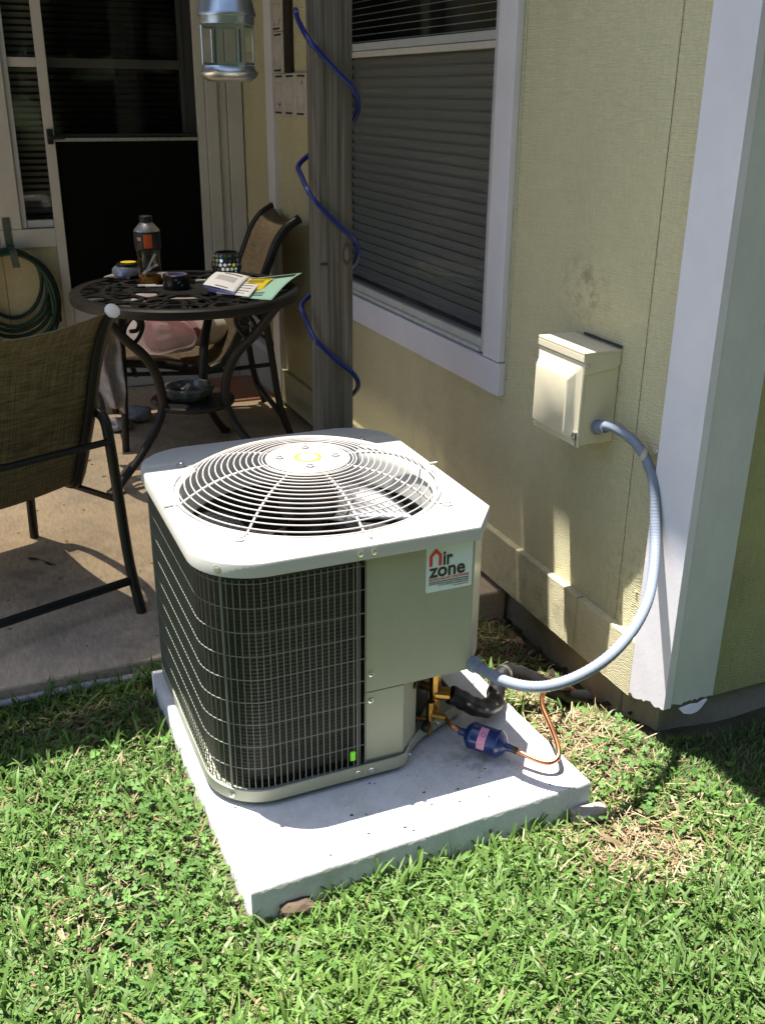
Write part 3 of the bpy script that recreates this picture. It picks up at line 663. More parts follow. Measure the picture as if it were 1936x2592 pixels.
# cabinet
PX0, PXC = .722, .9845; YF = 1.7625
b = MB()
poly = [(PX0, YF), (PXC, YF), (1.047, 1.842), (1.047, 2.36), (1.044, 2.36), (1.044, 1.845), (PXC-.002, YF+.004), (PX0, YF+.004)]
b.prism([(PX0, YF), (PXC, YF), (PXC, YF+.003), (PX0, YF+.003)], .3125, .6555)
b.prism([(PX0+.02, YF+.0032), (1.03, YF+.0032+.055), (1.03, 2.2), (PX0+.02, 2.2)], .3135, .3165)
service = b.build('service_panel', M['ac'], ac, bevel=.001)
b = MB(); b.prism([(PXC+.0005, YF), (1.0475, 1.8435), (1.0475, 2.40), (1.0445, 2.40), (1.0445, 1.846), (PXC-.001, YF+.0035)], .3125, .6555); b.build('side_panel', M['acglossy'], ac)
b = MB(); b.prism([(PX0, YF+.0005), (.8185, YF+.0005), (.8185, YF+.0035), (PX0, YF+.0035)], .118, .3105); b.build('lower_panel', M['ac'], ac, bevel=.001)
b = MB(); b.prism([(.8188, YF+.001), (.8782, 1.8225), (.905, 2.12), (.902, 2.12), (.8755, 1.8245), (.8175, YF+.0035)], .118, .312); b.build('valve_plate', M['ac'], ac)
for c in ((.737, YF-.0002, .357), (.736, YF, .288)): screw('screw', c, (0, -1, 0), service, .0045)
b = MB(); b.lathe([(.008, 0), (.009, .004), (.006, .005)], (.868, 1.812, .268), 12, (.7, -.7, 0)); b.build('grommet', M['black'], ac)
# base pan
bo = [(.800, Y0+.013), (.822, Y0+.018), (.838, Y0+.036), (.852, Y0+.056), (.905, Y0+.098), (.955, Y0+.120), (1.048, 1.90)]+[(x, y) for x, y in outline(.010)[2:]]
def offs(P, d): return [(CX+(x-CX)*(1-d/.36), CY+(y-CY)*(1-d/.40)) for x, y in P]
b = MB(); b.loft([[(x, y, .090) for x, y in offs(bo, .006)], [(x, y, .096) for x, y in bo], [(x, y, .124) for x, y in bo], [(x, y, .126) for x, y in offs(bo, .003)], [(x, y, .124) for x, y in offs(bo, .006)], [(x, y, .110) for x, y in offs(bo, .008)], [(x, y, .108) for x, y in offs(bo, .06)]])
pan = b.build('base_pan', M['ac'], ac, smooth=True)
for c, nn in (((.700, Y0+.0125, .110), (0, -1, 0)), ((.733, Y0+.0125, .109), (0, -1, 0)), ((.414, 1.784, .110), (-.7, -.7, 0)), ((.838, Y0+.035, .108), (.6, -.8, 0)), ((.952, Y0+.118, .112), (.3, -.9, 0))): screw('screw', c, nn, pan, .0045)
b = MB()
for x, y in ((.45, 1.85), (.95, 2.0), (.45, 2.4), (.95, 2.4)): b.lathe([(.03, .0795), (.03, .091)], (x, y, 0), 12)
b.build('foot', M['black'], pan)
# coil and wire grille following the cabinet outline
def cab_path(i, n=10):
    q = .128; x0, y0, y1 = X0+.012+i, Y0+.017+i, Y1-.012-i; rr = q-i
    return [(PX0-.001, y0)]+[(x0+rr+(PX0-.03-x0-rr)*(1-t), y0) for t in [k/8 for k in range(9)]]+[p for p in reversed(arc(x0+rr, y0+rr, rr, 180, 270, n))]+[(x0, y0+rr+(y1-rr-y0-rr)*k/10) for k in range(1, 10)]+[p for p in reversed(arc(x0+rr, y1-rr, rr, 90, 180, n))]+[(x0+rr+(.9-x0-rr)*k/6, y1) for k in range(1, 7)]
cp = cab_path(.024); cq = cab_path(.06)
b = MB(); b.loft([[(x, y, z) for x, y in cp] for z in (.112, .40, .672)], closed=False)
b.build('coil', M['coil'], ac, smooth=True)
def resample(P, step):
    out = []; acc = 0; prev = Vector(P[0]); d0 = 0
    for p in P[1:]:
        p = Vector(p); L_ = (p-prev).length
        while d0 <= acc+L_ and L_ > 0:
            t = (d0-acc)/L_; out.append((prev.x+(p.x-prev.x)*t, prev.y+(p.y-prev.y)*t)); d0 += step
        acc += L_; prev = p
    return out
gp = cab_path(0.0, 14)
b = MB(); b.tube([(PX0-.021, gp[0][1], .128), (PX0-.021, gp[0][1], .655)], .0022, 6); grille = b.build('wire_grille', M['wire'], ac, smooth=True)
zs = [.633-.0565*k for k in range(10)]
for z in zs:
    b = MB(); b.tube([(x, y, z) for x, y in gp], .0012, 5); b.build('cross_wire', M['wire'], grille, smooth=True)
cols_ = resample(gp, .0144); base_w = None
for k, (x, y) in enumerate(cols_):
    if base_w is None:
        b = MB(); b.tube([(x, y, .128), (x, y, .641)], .00125, 5); base_w = b.build('upright_wire', M['wire'], grille, smooth=True, org=(x, y, .38))
    else:
        c = dup(base_w, (x-ac.location.x, y-ac.location.y, .38-ac.location.z)); c.parent = grille
b = MB(); b.tube([(.4165, 1.7895, .124), (.4165, 1.7895, .655)], .0024, 6); b.build('corner_wire', M['wire'], grille, smooth=True)
b = MB(); b.box(.682, .694, 1.7475, 1.7525, .148, .172); b.build('green_tag', M['greentag'], grille, bevel=.001)
# sticker
SY = YF-.0006
def sp_(x, z): return (.8655+x, SY, .5345+z)
SW, SH = .1135, .1135
b = MB(); rc = .004
b.prism(arc(SW-rc, SH-rc, rc, 0, 90, 4)+arc(rc, SH-rc, rc, 90, 180, 4)+arc(rc, rc, rc, 180, 270, 4)+arc(SW-rc, rc, rc, 270, 360, 4), 0, .0005, lambda a, c, d: (.8655+a, SY+.0005-d, .5345+c))
stk = b.build('sticker', M['sticker'], ac)
OUT, DX, DZ = (0, -1, 0), (1, 0, 0), (0, 0, 1)
b = MB()
A_o = [(.007, .0635), (.007, .0885), (.0222, .1055), (.0370, .0900), (.0370, .0635), (.0295, .0635), (.0295, .0868), (.0222, .0945), (.0145, .0862), (.0145, .0635)]
nA = 10; lo_ = [(.8655+x, SY-.0008, .5345+z) for x, z in A_o]
b._add(lo_, [(0, 1, 8, 9), (1, 2, 7, 8), (2, 3, 6, 7), (3, 4, 5, 6)]); b.build('lettering', M['red'], stk)
text_mesh('lettering', 'ir', M['sblack'], stk, sp_(.0405, .0637), DX, DZ, .0475, bold=.028, width=.0235)
text_mesh('lettering', 'zone', M['sblack'], stk, sp_(.0068, .0365), DX, DZ, .0470, bold=.026, width=.0885)
text_mesh('lettering', 'HEATING AND AIR CONDITIONING', M['red'], stk, sp_(.0068, .0275), DX, DZ, .0080, bold=.012, width=.0985)
b = MB(); b.prism([(.0068, .0228), (.1055, .0228), (.1055, .0246), (.0068, .0246)], 0, .0003, lambda a, c, d: (.8655+a, SY-.0002-d, .5345+c)); b.build('lettering', M['sblack'], stk)
text_mesh('lettering', 'SALES, SERVICE AND INSTALLATION  WE SERVICE ALL MAKES', M['sblack'], stk, sp_(.0068, .0178), DX, DZ, .0042, bold=.008, width=.0985)
text_mesh('lettering', 'CALL TOLL FREE SERVICE  HOME SOLUTIONS', M['sblack'], stk, sp_(.030, .0130), DX, DZ, .0042, bold=.004, width=.0755)
text_mesh('lettering', 'www.airzone.com', M['red'], stk, sp_(.066, .0075), DX, DZ, .0045, bold=.004, width=.039)
# brass valves (fixed to the unit)
def valve(name, parts, m='brass'):
    b = MB()
    for p0, p1, r_, n in parts: b.tube([p0, tuple((Vector(p0)+Vector(p1))/2), p1], r_, n)
    return b.build(name, M[m], ac, smooth=False, bevel=.001)
v1 = valve('brass_valve', [((.952, 1.868, .130), (.951, 1.87, .262), .0145, 8), ((.951, 1.87, .255), (.951, 1.87, .282), .0165, 6), ((.951, 1.87, .205), (.905, 1.93, .205), .011, 8), ((.951, 1.87, .192), (.985, 1.852, .190), .017, 12)])
v2 = valve('brass_valve', [((.926, 1.845, .098), (.930, 1.848, .178), .0095, 6), ((.930, 1.848, .168), (.930, 1.848, .186), .0115, 6), ((.928, 1.846, .150), (.96, 1.820, .148), .008, 10)])
b = MB(); b.lathe([(.010, -.012), (.011, -.008), (.011, .010), (.007, .013)], (.912, 1.832, .128), 12, (-.6, -.75, 0)); b.build('valve_cap', M['black'], v2, smooth=True)
b = MB(); b.tube([(.862, 1.90, .135), (.90, 1.868, .134), (.928, 1.848, .134)], .0058, 8); b.build('copper_stub', M['copper'], v2, smooth=True)
b = MB(); b.lathe([(.004, 0), (.004, .06)], (.915, 1.90, .125), 6, (0, 0, 1)); b.lathe([(.012, .0), (.012, .012)], (.905, 1.905, .245), 10, (0, 0, 1)); b.build('valve_port', M['copper'], v1)

# ================================================================== INSULATED PIPE
pp = catmull([(.985, 1.852, .190), (1.01, 1.843, .175), (1.04, 1.838, .152), (1.075, 1.838, .135), (1.115, 1.862, .124), (1.145, 1.905, .120), (1.172, 1.94, .122), (1.21, 1.972, .128), (1.262, 1.978, .108), (1.31, 1.968, .080), (1.36, 1.962, .045), (1.42, 1.975, .0), (1.50, 2.0, -.04)], 5)
ip = thing('insulated_pipe', 'thick black wrapped refrigerant pipe bending from the brass valve over pad', 'pipe', (1.1, 1.86, .10))
b = MB(); b.tube(pp, [.0235+.0012*math.sin(k*1.3) for k in range(len(pp))], 14); b.build('insulation', M['rubber'], ip, smooth=True)
for k in (34, 36): b = MB(); b.tube([pp[k], pp[k+1]], .0258, 14); b.build('tape_band', M['galv' if k == 34 else 'rubber'], ip, smooth=True)
for k, tx in ((6, 'UV'), (13, 'UV'), (17, 'UL'), (21, 'UV')):
    p = pp[k]; t = (pp[k+1]-pp[k-1]).normalized(); v_ = (Vector((0, 0, 1.55))-p).normalized(); v_ = (v_-t*v_.dot(t)).normalized()
    up_ = v_.cross(t); text_mesh('print_mark', tx, M['cig'], ip, p+v_*.0245-up_*.004, t, up_, .010, width=.010)

# ================================================================== FILTER DRIER + COPPER LINE
fd = thing('filter_drier', 'blue cylindrical filter drier with pink label on a copper refrigerant line', 'filter drier', (1.02, 1.73, .08))
d0, d1 = Vector((.988, 1.766, .131)), Vector((1.052, 1.694, .124)); ax = (d1-d0).normalized(); L_ = (d1-d0).length
b = MB(); b.lathe([(.009, -.018), (.010, -.004), (.020, .0), (.031, .010), (.0335, .016), (.0325, .020), (.0325, L_-.022), (.0345, L_-.018), (.0345, L_-.014), (.031, L_-.010), (.022, L_), (.010, L_+.006), (.008, L_+.022)], d0, 32, ax)
body = b.build('drier_body', M['drier'], fd, smooth=True)
_u = (Vector((0, 0, 1.55))-(d0+d1)/2); _u = (_u-ax*_u.dot(ax)).normalized(); _v = ax.cross(_u)
b = MB(); b.grid(lambda u, v: tuple(d0+ax*(.036+.020*u)+(_u*math.cos(R(-52+104*v))+_v*math.sin(R(-52+104*v)))*.0331), 1, 14); lab_ = b.build('label', M['pink'], body, smooth=True)
def cyl_text(tx, a, deg, sz):
    nrm = _u*math.cos(R(deg))+_v*math.sin(R(deg)); c = d0+ax*a+nrm*.0333
    tx_u = _v*math.cos(R(deg))-_u*math.sin(R(deg))
    return c, nrm, tx_u
c, nn, tu = cyl_text('EK', .040, 34, .01); text_mesh('lettering', 'EK', M['ink'], lab_, c-tu*.004, ax, tu, .009, width=.010, bold=.01)
for dg_ in (16, 10, 4): 
    c, nn, tu = cyl_text('', .038, dg_, .01); text_mesh('lettering', 'LISTED', M['ink'], lab_, c, ax, tu, .0032, width=.015)
b = MB(); b.tube([tuple(d0+ax*(.047+.005*math.cos(R(30*i)))+(_u*math.cos(R(-16)+.15*math.sin(R(30*i)))+_v*math.sin(R(-16)+.15*math.sin(R(30*i))))*.0335) for i in range(12)], .0005, 4, loop=True); b.build('lettering', M['ink'], lab_)
c, nn, tu = cyl_text('UL', .0435, -18, .01); text_mesh('lettering', 'UL', M['ink'], lab_, c, ax, tu, .004, width=.006)
b = MB(); b.tube(catmull([(.958, 1.821, .148), (.962, 1.790, .142), (.975, 1.778, .136), tuple(d0-ax*.012)], 5), .0064, 10); b.build('copper_tube', M['copper'], fd, smooth=True)
b = MB(); b.tube([(.966, 1.786, .1405), (.976, 1.777, .1357)], .0068, 10); b.build('brazed_joint', M['solder'], fd, smooth=True)
cp2 = catmull([tuple(d1+ax*.018), (1.080, 1.660, .119), (1.104, 1.628, .114), (1.124, 1.612, .113), (1.143, 1.610, .118), (1.157, 1.622, .126), (1.171, 1.657, .133), (1.187, 1.712, .140), (1.201, 1.768, .149), (1.221, 1.804, .153), (1.247, 1.830, .150), (1.281, 1.860, .133), (1.345, 1.910, .088), (1.423, 1.975, .026), (1.508, 2.063, -.055)], 6)
b = MB(); b.tube(cp2, .0064, 10); b.build('copper_tube', M['copper'], fd, smooth=True)
b = MB(); b.tube(cp2[0:5], .0085, 10); b.build('brazed_joint', M['solder'], fd, smooth=True)

# ================================================================== DISCONNECT BOX
bx = thing('disconnect_box', 'cream metal electrical disconnect box mounted on yellow siding wall', 'electrical box', (1.48, 2.14, .72))
Yr, Yl, Xf, Xb = 2.036, 2.250, 1.4235, 1.5285
b = MB(); b.box(Xf+.004, Xb, Yr+.0025, Yl-.0025, .719, .955); b.build('body', M['boxp'], bx, bevel=.002)
b = MB()                                           # raised door on the front
q = [(Yr+.002, .716), (Yl-.002, .716), (Yl-.002, .938), (Yr+.002, .938)]
def rrect(y0, y1, z0, z1, r_, x): return [(x, a, c) for a, c in arc(y1-r_, z1-r_, r_, 0, 90, 5)+arc(y0+r_, z1-r_, r_, 90, 180, 5)+arc(y0+r_, z0+r_, r_, 180, 270, 5)+arc(y1-r_, z0+r_, r_, 270, 360, 5)]
ya, yb_, za, zb_ = Yr+.0005, Yl-.0005, .714, .936
b.loft([rrect(ya, yb_, za, zb_, .003, Xf+.003), rrect(ya, yb_, za, zb_, .003, Xf-.002), rrect(ya+.002, yb_-.002, za+.002, zb_-.002, .003, Xf-.004),
        rrect(ya+.026, yb_-.006, za+.010, zb_-.018, .014, Xf-.004), rrect(ya+.030, yb_-.009, za+.014, zb_-.022, .013, Xf-.007), rrect(ya+.040, yb_-.016, za+.022, zb_-.040, .010, Xf-.019), rrect(ya+.044, yb_-.020, za+.026, zb_-.046, .009, Xf-.021)])
b.build('door', M['boxp'], bx, smooth=True)
b = MB(); b.box(Xf-.006, Xb+.0005, Yr-.0015, Yl+.0015, .956, .963); b.box(Xf-.006, Xf-.002, Yr-.0015, Yl+.0015, .938, .956); b.prism([(Xf-.002, .908), (Xf+.004, .905), (Xb-.012, .917), (Xb, .925), (Xb, .956), (Xf-.002, .956)], Yr-.0015, Yr+.002, lambda a, c, d: (a, d, c)); b.box(Xf-.002, Xb, Yl-.002, Yl+.0015, .912, .956)
b.build('cover', M['boxp'], bx, bevel=.0015)
screw('screw', (Xf+.006, Yr-.002, .930), (0, -1, 0), bx, .0045)
b = MB(); b.box(Xf-.0075, Xf-.0042, Yr+.004, Yr+.008, .718, .755); b.lathe([(.011, 0), (.011, .003), (.006, .003), (.006, 0)], (Xf-.0045, Yr+.014, .742), 16, (-1, 0, 0), caps=False); b.build('hasp', M['galv'], bx)
b = MB(); b.tube([(1.523, 2.03, .970), (1.524, 2.13, .9705), (1.526, 2.2, .970)], .0035, 5); b.build('caulk', M['darkcav'], bx)

# ================================================================== CONDUIT
cdt = thing('flexible_conduit', 'grey blue flexible conduit looping from electrical box down to cooling unit', 'conduit', (1.4, 1.8, .33))
cpts = [(1.475, 2.036, .766), (1.479, 1.995, .779), (1.485, 1.955, .779), (1.495, 1.910, .766), (1.502, 1.869, .738), (1.504, 1.834, .700), (1.500, 1.808, .655), (1.491, 1.786, .600), (1.476, 1.757, .552), (1.438, 1.706, .503), (1.385, 1.652, .462), (1.31, 1.602, .428), (1.225, 1.570, .395), (1.145, 1.572, .362), (1.08, 1.600, .338), (1.035, 1.655, .3255), (1.006, 1.730, .322), (.985, 1.80, .325)]
cc = catmull(cpts, 22)
b = MB(); b.tube(cc, [.0129+.00045*math.sin(k*2.1) for k in range(len(cc))], 14); b.build('conduit_tube', M['conduit'], cdt, smooth=True)
b = MB(); b.lathe([(.0195, -.002), (.0195, .006), (.0165, .007), (.0168, .030), (.0155, .034)], (1.475, 2.0345, .7645), 20, (.06, -1, .32)); b.build('connector', M['conduit'], cdt, smooth=True)
e1 = Vector(cpts[-1]); e0 = Vector(cpts[-2])
b = MB(); dd = (e0-e1).normalized(); b.lathe([(.0155, .0), (.0165, .012), (.0165, .034), (.020, .036), (.020, .046), (.0160, .048), (.0150, .062)], e1, 16, dd); b.build('connector', M['conduit'], cdt, smooth=True)
k = 4*22-2; c = cc[k]; t = (cc[k+1]-cc[k-1]).normalized(); u = Vector((1, 0, 0)); u = (u-t*u.x).normalized(); v = t.cross(u)
b = MB(); b.strip([tuple(c+(u*math.cos(R(a_))+v*math.sin(R(a_)))*.0158) for a_ in range(20, 341, 16)], t, .014, .004)
b.box(1.519, 1.5275, c.y-.045, c.y-.010, c.z+.008, c.z+.026); b.build('pipe_strap', M['strap'], cdt)
screw('screw', (1.5185, c.y-.033, c.z+.018), (-1, 0, 0), cdt, .004)

# ================================================================== PATIO TABLE
TX, TY, TZ, TR = .88, 4.085, .81, .480
tb = thing('patio_table', 'round black cast metal patio table with openwork top and curved legs', 'table', (TX, TY, .045))
def hole_ring(r0, r1, a0, a1, n=6):
    i_ = [(TX+r0*math.cos(R(a0+(a1-a0)*k/n)), TY+r0*math.sin(R(a0+(a1-a0)*k/n))) for k in range(n+1)]; o_ = [(TX+r1*math.cos(R(a0+(a1-a0)*k/n)), TY+r1*math.sin(R(a0+(a1-a0)*k/n))) for k in range(n+1)]
    return i_, o_
b = MB()
def annul(r0, r1, z0, z1, n=72):
    P = lambda r_, z: [(TX+.95*r_*math.cos(2*math.pi*i/n), TY+.95*r_*math.sin(2*math.pi*i/n), z) for i in range(n)]
    b.loft([P(r0, z0), P(r1, z0), P(r1, z1), P(r0, z1)], caps=False, loop=True)
annul(.435, .470, .792, .810); annul(.335, .352, .796, .808); annul(.225, .24, .796, .808)
b.lathe([(.12, .796), (.12, .808), (.001, .809)], (TX, TY, 0), 40)
nn_ = 72
P = lambda r_, z: [(TX+.95*r_*math.cos(2*math.pi*i/nn_), TY+.95*r_*math.sin(2*math.pi*i/nn_), z) for i in range(nn_)]
b.loft([P(.462, .772), P(.476, .772), P(.482, .782), P(.482, .804), P(.474, .811), P(.462, .811)], caps=False, loop=True)
top_ = b.build('table_top', M['table'], tb, smooth=True)
scr = None; b = MB()
def leafbar(a, r0, r1, sw, w_=.020):
    w_ *= 1.55
    path = []
    for k in range(9):
        u = k/8; rr = r0+(r1-r0)*u; aa = R(a+sw*math.sin(u*math.pi*.9)); path.append((TX+.95*rr*math.cos(aa), TY+.95*rr*math.sin(aa), .803))
    P_ = [Vector(p) for p in path]; rings = []
    for k in range(9):
        t = (P_[min(k+1, 8)]-P_[max(k-1, 0)]).normalized(); s_ = Vector((-t.y, t.x, 0))*(w_*(.25+.75*math.sin(math.pi*(.08+.84*k/8)))); rings.append([tuple(P_[k]+s_*.5+Vector((0, 0, .004))), tuple(P_[k]-s_*.5+Vector((0, 0, .004))), tuple(P_[k]-s_*.5-Vector((0, 0, .004))), tuple(P_[k]+s_*.5-Vector((0, 0, .004)))])
    b.loft(rings)
for k in range(24):
    leafbar(k*15, .345, .44, 7 if k % 2 else -7, .026); leafbar(k*15+7.5, .345, .44, -6, .014)
for k in range(18):
    leafbar(k*20, .235, .34, 9 if k % 2 else -9, .028); leafbar(k*20+10, .235, .34, 7, .014)
for k in range(12): leafbar(k*30, .12, .23, 12 if k % 2 else -12, .03)
b.build('openwork', M['table'], top_)
leg_src = None
for a in (210, 311, 60):
    t = R(a); dx, dy = math.cos(t), math.sin(t)
    def lp(r_, z): return (TX+dx*r_, TY+dy*r_, z)
    b = MB(); b.tube(catmull([lp(.43, .775), lp(.395, .735), lp(.33, .66), lp(.24, .575), lp(.185, .48), lp(.165, .38), lp(.172, .335), lp(.215, .26), lp(.31, .165), lp(.41, .09), lp(.455, .062)], 5), [.016+.004*abs(math.sin(k*.08)) for k in range(51)], 10)
    b.tube(catmull([lp(.33, .655), lp(.325, .70), lp(.285, .735), lp(.255, .715), lp(.265, .685), lp(.30, .685)], 6), .0085, 8)
    b.tube(catmull([lp(.30, .628), lp(.26, .655), lp(.235, .70), lp(.25, .75), lp(.27, .785)], 5), .0085, 8)
    lg = b.build('leg', M['table'], tb, smooth=True)
    b = MB(); b.lathe([(.012, .0455), (.022, .047), (.023, .066), (.012, .072)], lp(.462, 0), 12); b.build('foot', M['table'], lg, smooth=True)
b = MB(); b.lathe([(.16, .328), (.172, .328), (.176, .334), (.176, .346), (.170, .352), (.001, .350)], (TX, TY, 0), 40); b.build('lower_shelf', M['table'], tb, smooth=True)
# --- things on the table
bt = thing('juice_bottle', 'clear plastic bottle with black sleeve and orange label standing on black table', 'bottle', (.762, 4.235, TZ))
bc = (.775, 4.270, TZ)
def sc_(P, a, c): return [(r_*a, z*c) for r_, z in P]
b = MB(); b.lathe(sc_([(.030, .001), (.034, .004), (.034, .05), (.032, .056), (.034, .064), (.0315, .074), (.034, .084), (.0315, .094), (.034, .104), (.033, .116), (.036, .122)], 1.42, 1.12), bc, 28, caps=False); b.build('shell', M['clear'], bt, smooth=True)
b = MB(); b.lathe(sc_([(.001, .003), (.031, .003), (.0325, .006), (.0325, .027), (.001, .0272)], 1.42, 1.12), bc, 24); b.build('juice', M['juice'], bt, smooth=True)
b = MB(); b.lathe(sc_([(.036, .122), (.0375, .126), (.038, .180), (.0375, .188)], 1.42, 1.12), bc, 28, caps=False); slv = b.build('sleeve', M['black'], bt, smooth=True)
b = MB(); b.grid(lambda u, v: (bc[0]+0.0545*math.cos(R(243+36*u)), bc[1]+0.0545*math.sin(R(243+36*u)), bc[2]+.147+.055*v), 6, 1); b.build('orange_label', M['orange'], slv, smooth=True)
b = MB(); b.lathe(sc_([(.0375, .188), (.036, .193), (.021, .214), (.017, .220)], 1.42, 1.12), bc, 28, caps=False); b.build('shoulder', M['lantern'], bt, smooth=True)
b = MB(); b.lathe(sc_([(.017, .218), (.0185, .220), (.0185, .240), (.016, .242), (.001, .242)], 1.42, 1.12), bc, 20); b.build('cap', M['black'], bt, smooth=True)
for p0_, p1_ in (((-.02, -.02, .045), (.025, -.01, .118)), ((-.01, .01, .05), (.03, -.02, .075)), ((-.03, -.005, .04), (.0, -.025, .06))):
    b = MB(); P0 = Vector(bc)+Vector(p0_); P1 = Vector(bc)+Vector(p1_); b.tube([tuple(P0), tuple((P0+P1)/2), tuple(P1)], .0048, 7); b.build('cigarette_butt', M['cig'], bt, smooth=True)
t0 = R(214); text_mesh('lettering', 'DE', M['cig'], slv, (bc[0]+0.0550*math.cos(t0), bc[1]+0.0550*math.sin(t0), bc[2]+.178), (-math.sin(t0), math.cos(t0), 0), (0, 0, 1), .017, bold=.01, width=.020)
# crumpled tissue in the bottle area
def cig(x, y, a, L__=.075, lab='', z=TZ+.0052, grp=None):
    b = MB(); d = Vector((math.cos(R(a)), math.sin(R(a)), 0)); p = Vector((x, y, z)); b.tube([tuple(p), tuple(p+d*L__*.5), tuple(p+d*L__)], .0042, 8)
    return tagit(b.build('cigarette', M['cig'], smooth=True), lab, 'cigarette')
cig(.706, 4.186, -8, .072, 'white cigarette touching the foot of the clear bottle, farther of two'); cig(.732, 4.160, -12, .070, 'white cigarette between the bottle and black tape roll, nearer of two')
cig(.955, 4.222, -2, .042, 'short white cigarette lying alone between the tape roll and mosaic candle holder')
tp = thing('tape_roll', 'roll of black tape with lilac core lying beside clear bottle', 'tape roll', (.850, 4.110, TZ))
b = MB(); b.lathe(sc_([(.0265, .002), (.034, .001), (.0345, .004), (.0345, .049), (.033, .051), (.0265, .050)], 1.58, 1.12), (.850, 4.110, TZ), 32, caps=False); tpb = b.build('tape', M['tape'], tp, smooth=True)
b = MB(); b.lathe(sc_([(.0265, .002), (.0262, .0505), (.0245, .0505), (.0245, .002)], 1.58, 1.12), (.850, 4.110, TZ), 32, caps=False); b.build('core', M['lilac'], tp, smooth=True)
for a_, z_ in ((250, .036), (262, .026), (275, .014)):
    t0 = R(a_); text_mesh('lettering', 'VX', M['sticker'], tpb, (0.850+.0552*math.cos(t0), 4.110+.0552*math.sin(t0), TZ+z_), (-math.sin(t0), math.cos(t0), .3), (0, 0, 1), .010, width=.011)
# mosaic candle holder
vt = thing('candle_holder', 'round mirrored mosaic candle holder standing on black table beside papers', 'candle holder', (1.105, 4.275, TZ))
vc = Vector((1.105, 4.275, TZ)); vprof = [(.039, 0), (.054, .017), (.062, .043), (.063, .064), (.058, .090), (.049, .110)]
b = MB(); b.lathe([(.001, .001)]+vprof+[(.045, .110), (.054, .07), (.045, .012)], vc, 28, caps=False); vb = b.build('bowl', M['grout'], vt, smooth=True)
def vr(z):
    for (r0, z0), (r1, z1) in zip(vprof, vprof[1:]):
        if z0 <= z <= z1: return r0+(r1-r0)*(z-z0)/(z1-z0)
    return vprof[-1][0]
for row in range(6):
    z = .012+.0172*row; n = int(2*math.pi*vr(z)/.0182)
    for k in range(n):
        a = 2*math.pi*(k+.5*(row % 2))/n
        if not (R(170) < a % (2*math.pi) < R(320)): continue
        jz = rnd.uniform(-.12, .12); nr = Vector((math.cos(a+rnd.uniform(-.12, .12)), math.sin(a+rnd.uniform(-.12, .12)), (vr(z-.004)-vr(min(z+.004, .109)))/.008*.8+jz)).normalized()
        c = vc+Vector((vr(z)*math.cos(a), vr(z)*math.sin(a), z)); u = Vector((0, 0, 1)).cross(nr).normalized(); v = nr.cross(u); rr = .0074
        b = MB(); b.prism([(rr*(1+.12*rnd.uniform(-1, 1))*math.cos(R(45*i+20)), rr*1.0*math.sin(R(45*i+20))) for i in range(8)], .0002, .0018, lambda p_, q_, s_: tuple(c+u*p_+v*q_+nr*s_)); b.build('mirror_tile', M['mirror'], vb)
# papers
def sheet(name, c00, c10, c11, c01, mats, lab, cat, curl=lambda u, v: 0, nu=10, nv=10, parent=None):
    A_, B_, C_, D_ = [Vector(c) for c in (c00, c10, c11, c01)]
    fn = lambda u, v: tuple(A_*(1-u)*(1-v)+B_*u*(1-v)+C_*u*v+D_*(1-u)*v+Vector((0, 0, curl(u, v))))
    b = MB(); b.grid(fn, nu, nv); o = b.build(name, mats, parent, smooth=True, solid=.0005)
    if lab: tagit(o, lab, cat)
    return o, fn
def ink_lines(parent, fn, rows, m='ink', dz=.0012):
    for v0, u0, u1, hh in rows:
        b = MB(); n = 6
        b._add([tuple(Vector(fn(u0+(u1-u0)*i/n, v0+hh*j))+Vector((0, 0, dz))) for j in (0, 1) for i in range(n+1)], [(i, i+1, n+2+i, n+1+i) for i in range(n)]); b.build('print_line', M[m], parent)
z_ = TZ+.003
env, fe = sheet('envelope', (1.035, 3.80, z_), (1.128, 3.712, z_), (1.375, 4.07, z_+.035), (1.205, 4.21, z_), M['papert'], 'teal paper sheet with dark header strip lying rightmost on table', 'paper', curl=lambda u, v: .012*math.sin(math.pi*v)*u)
ink_lines(env, fe, [(.80, .05, .93, .15)], 'sblack'); ink_lines(env, fe, [(.10+.05*k, .25, .6, .02) for k in range(3)])
fly, ff = sheet('flyer', (1.055, 3.90, z_+.008), (1.145, 3.885, z_+.009), (1.245, 4.05, z_+.022), (1.165, 4.165, z_+.012), M['papery'], 'yellow flyer with black heading lying on teal sheet', 'paper', curl=lambda u, v: .006*math.sin(math.pi*v))
ink_lines(fly, ff, [(.84, .15, .9, .07)], 'sblack'); ink_lines(fly, ff, [(.70-.07*k, .2, .8, .02) for k in range(4)])
ivc, fi = sheet('invoice', (.955, 3.885, z_+.010), (1.052, 3.755, z_+.010), (1.225, 4.10, z_+.016), (1.13, 4.18, z_+.014), M['paper'], 'white form with black ruled lines under the folded letter', 'paper', curl=lambda u, v: .004*math.sin(math.pi*v))
ink_lines(ivc, fi, [(.20+.13*k, .30, .88, .022) for k in range(5)], 'sblack'); ink_lines(ivc, fi, [(.88, .6, .95, .05), (.10, .2, .8, .015)], 'sblack')
let, fl = sheet('letter', (.918, 3.938, z_+.030), (1.012, 3.815, z_+.018), (1.165, 4.135, z_+.020), (1.072, 4.292, z_+.022), M['paper'], 'white letter folded over with blue underside lying topmost on papers', 'paper', curl=lambda u, v: .014*math.sin(math.pi*(u*.6+.3))*math.sin(math.pi*(.15+.7*v)))
ink_lines(let, fl, [(.80, .3, .85, .05)], 'ink'); ink_lines(let, fl, [(.62-.05*k, .2, .8, .010) for k in range(6)]); ink_lines(let, fl, [(.06, .35, .75, .03)])
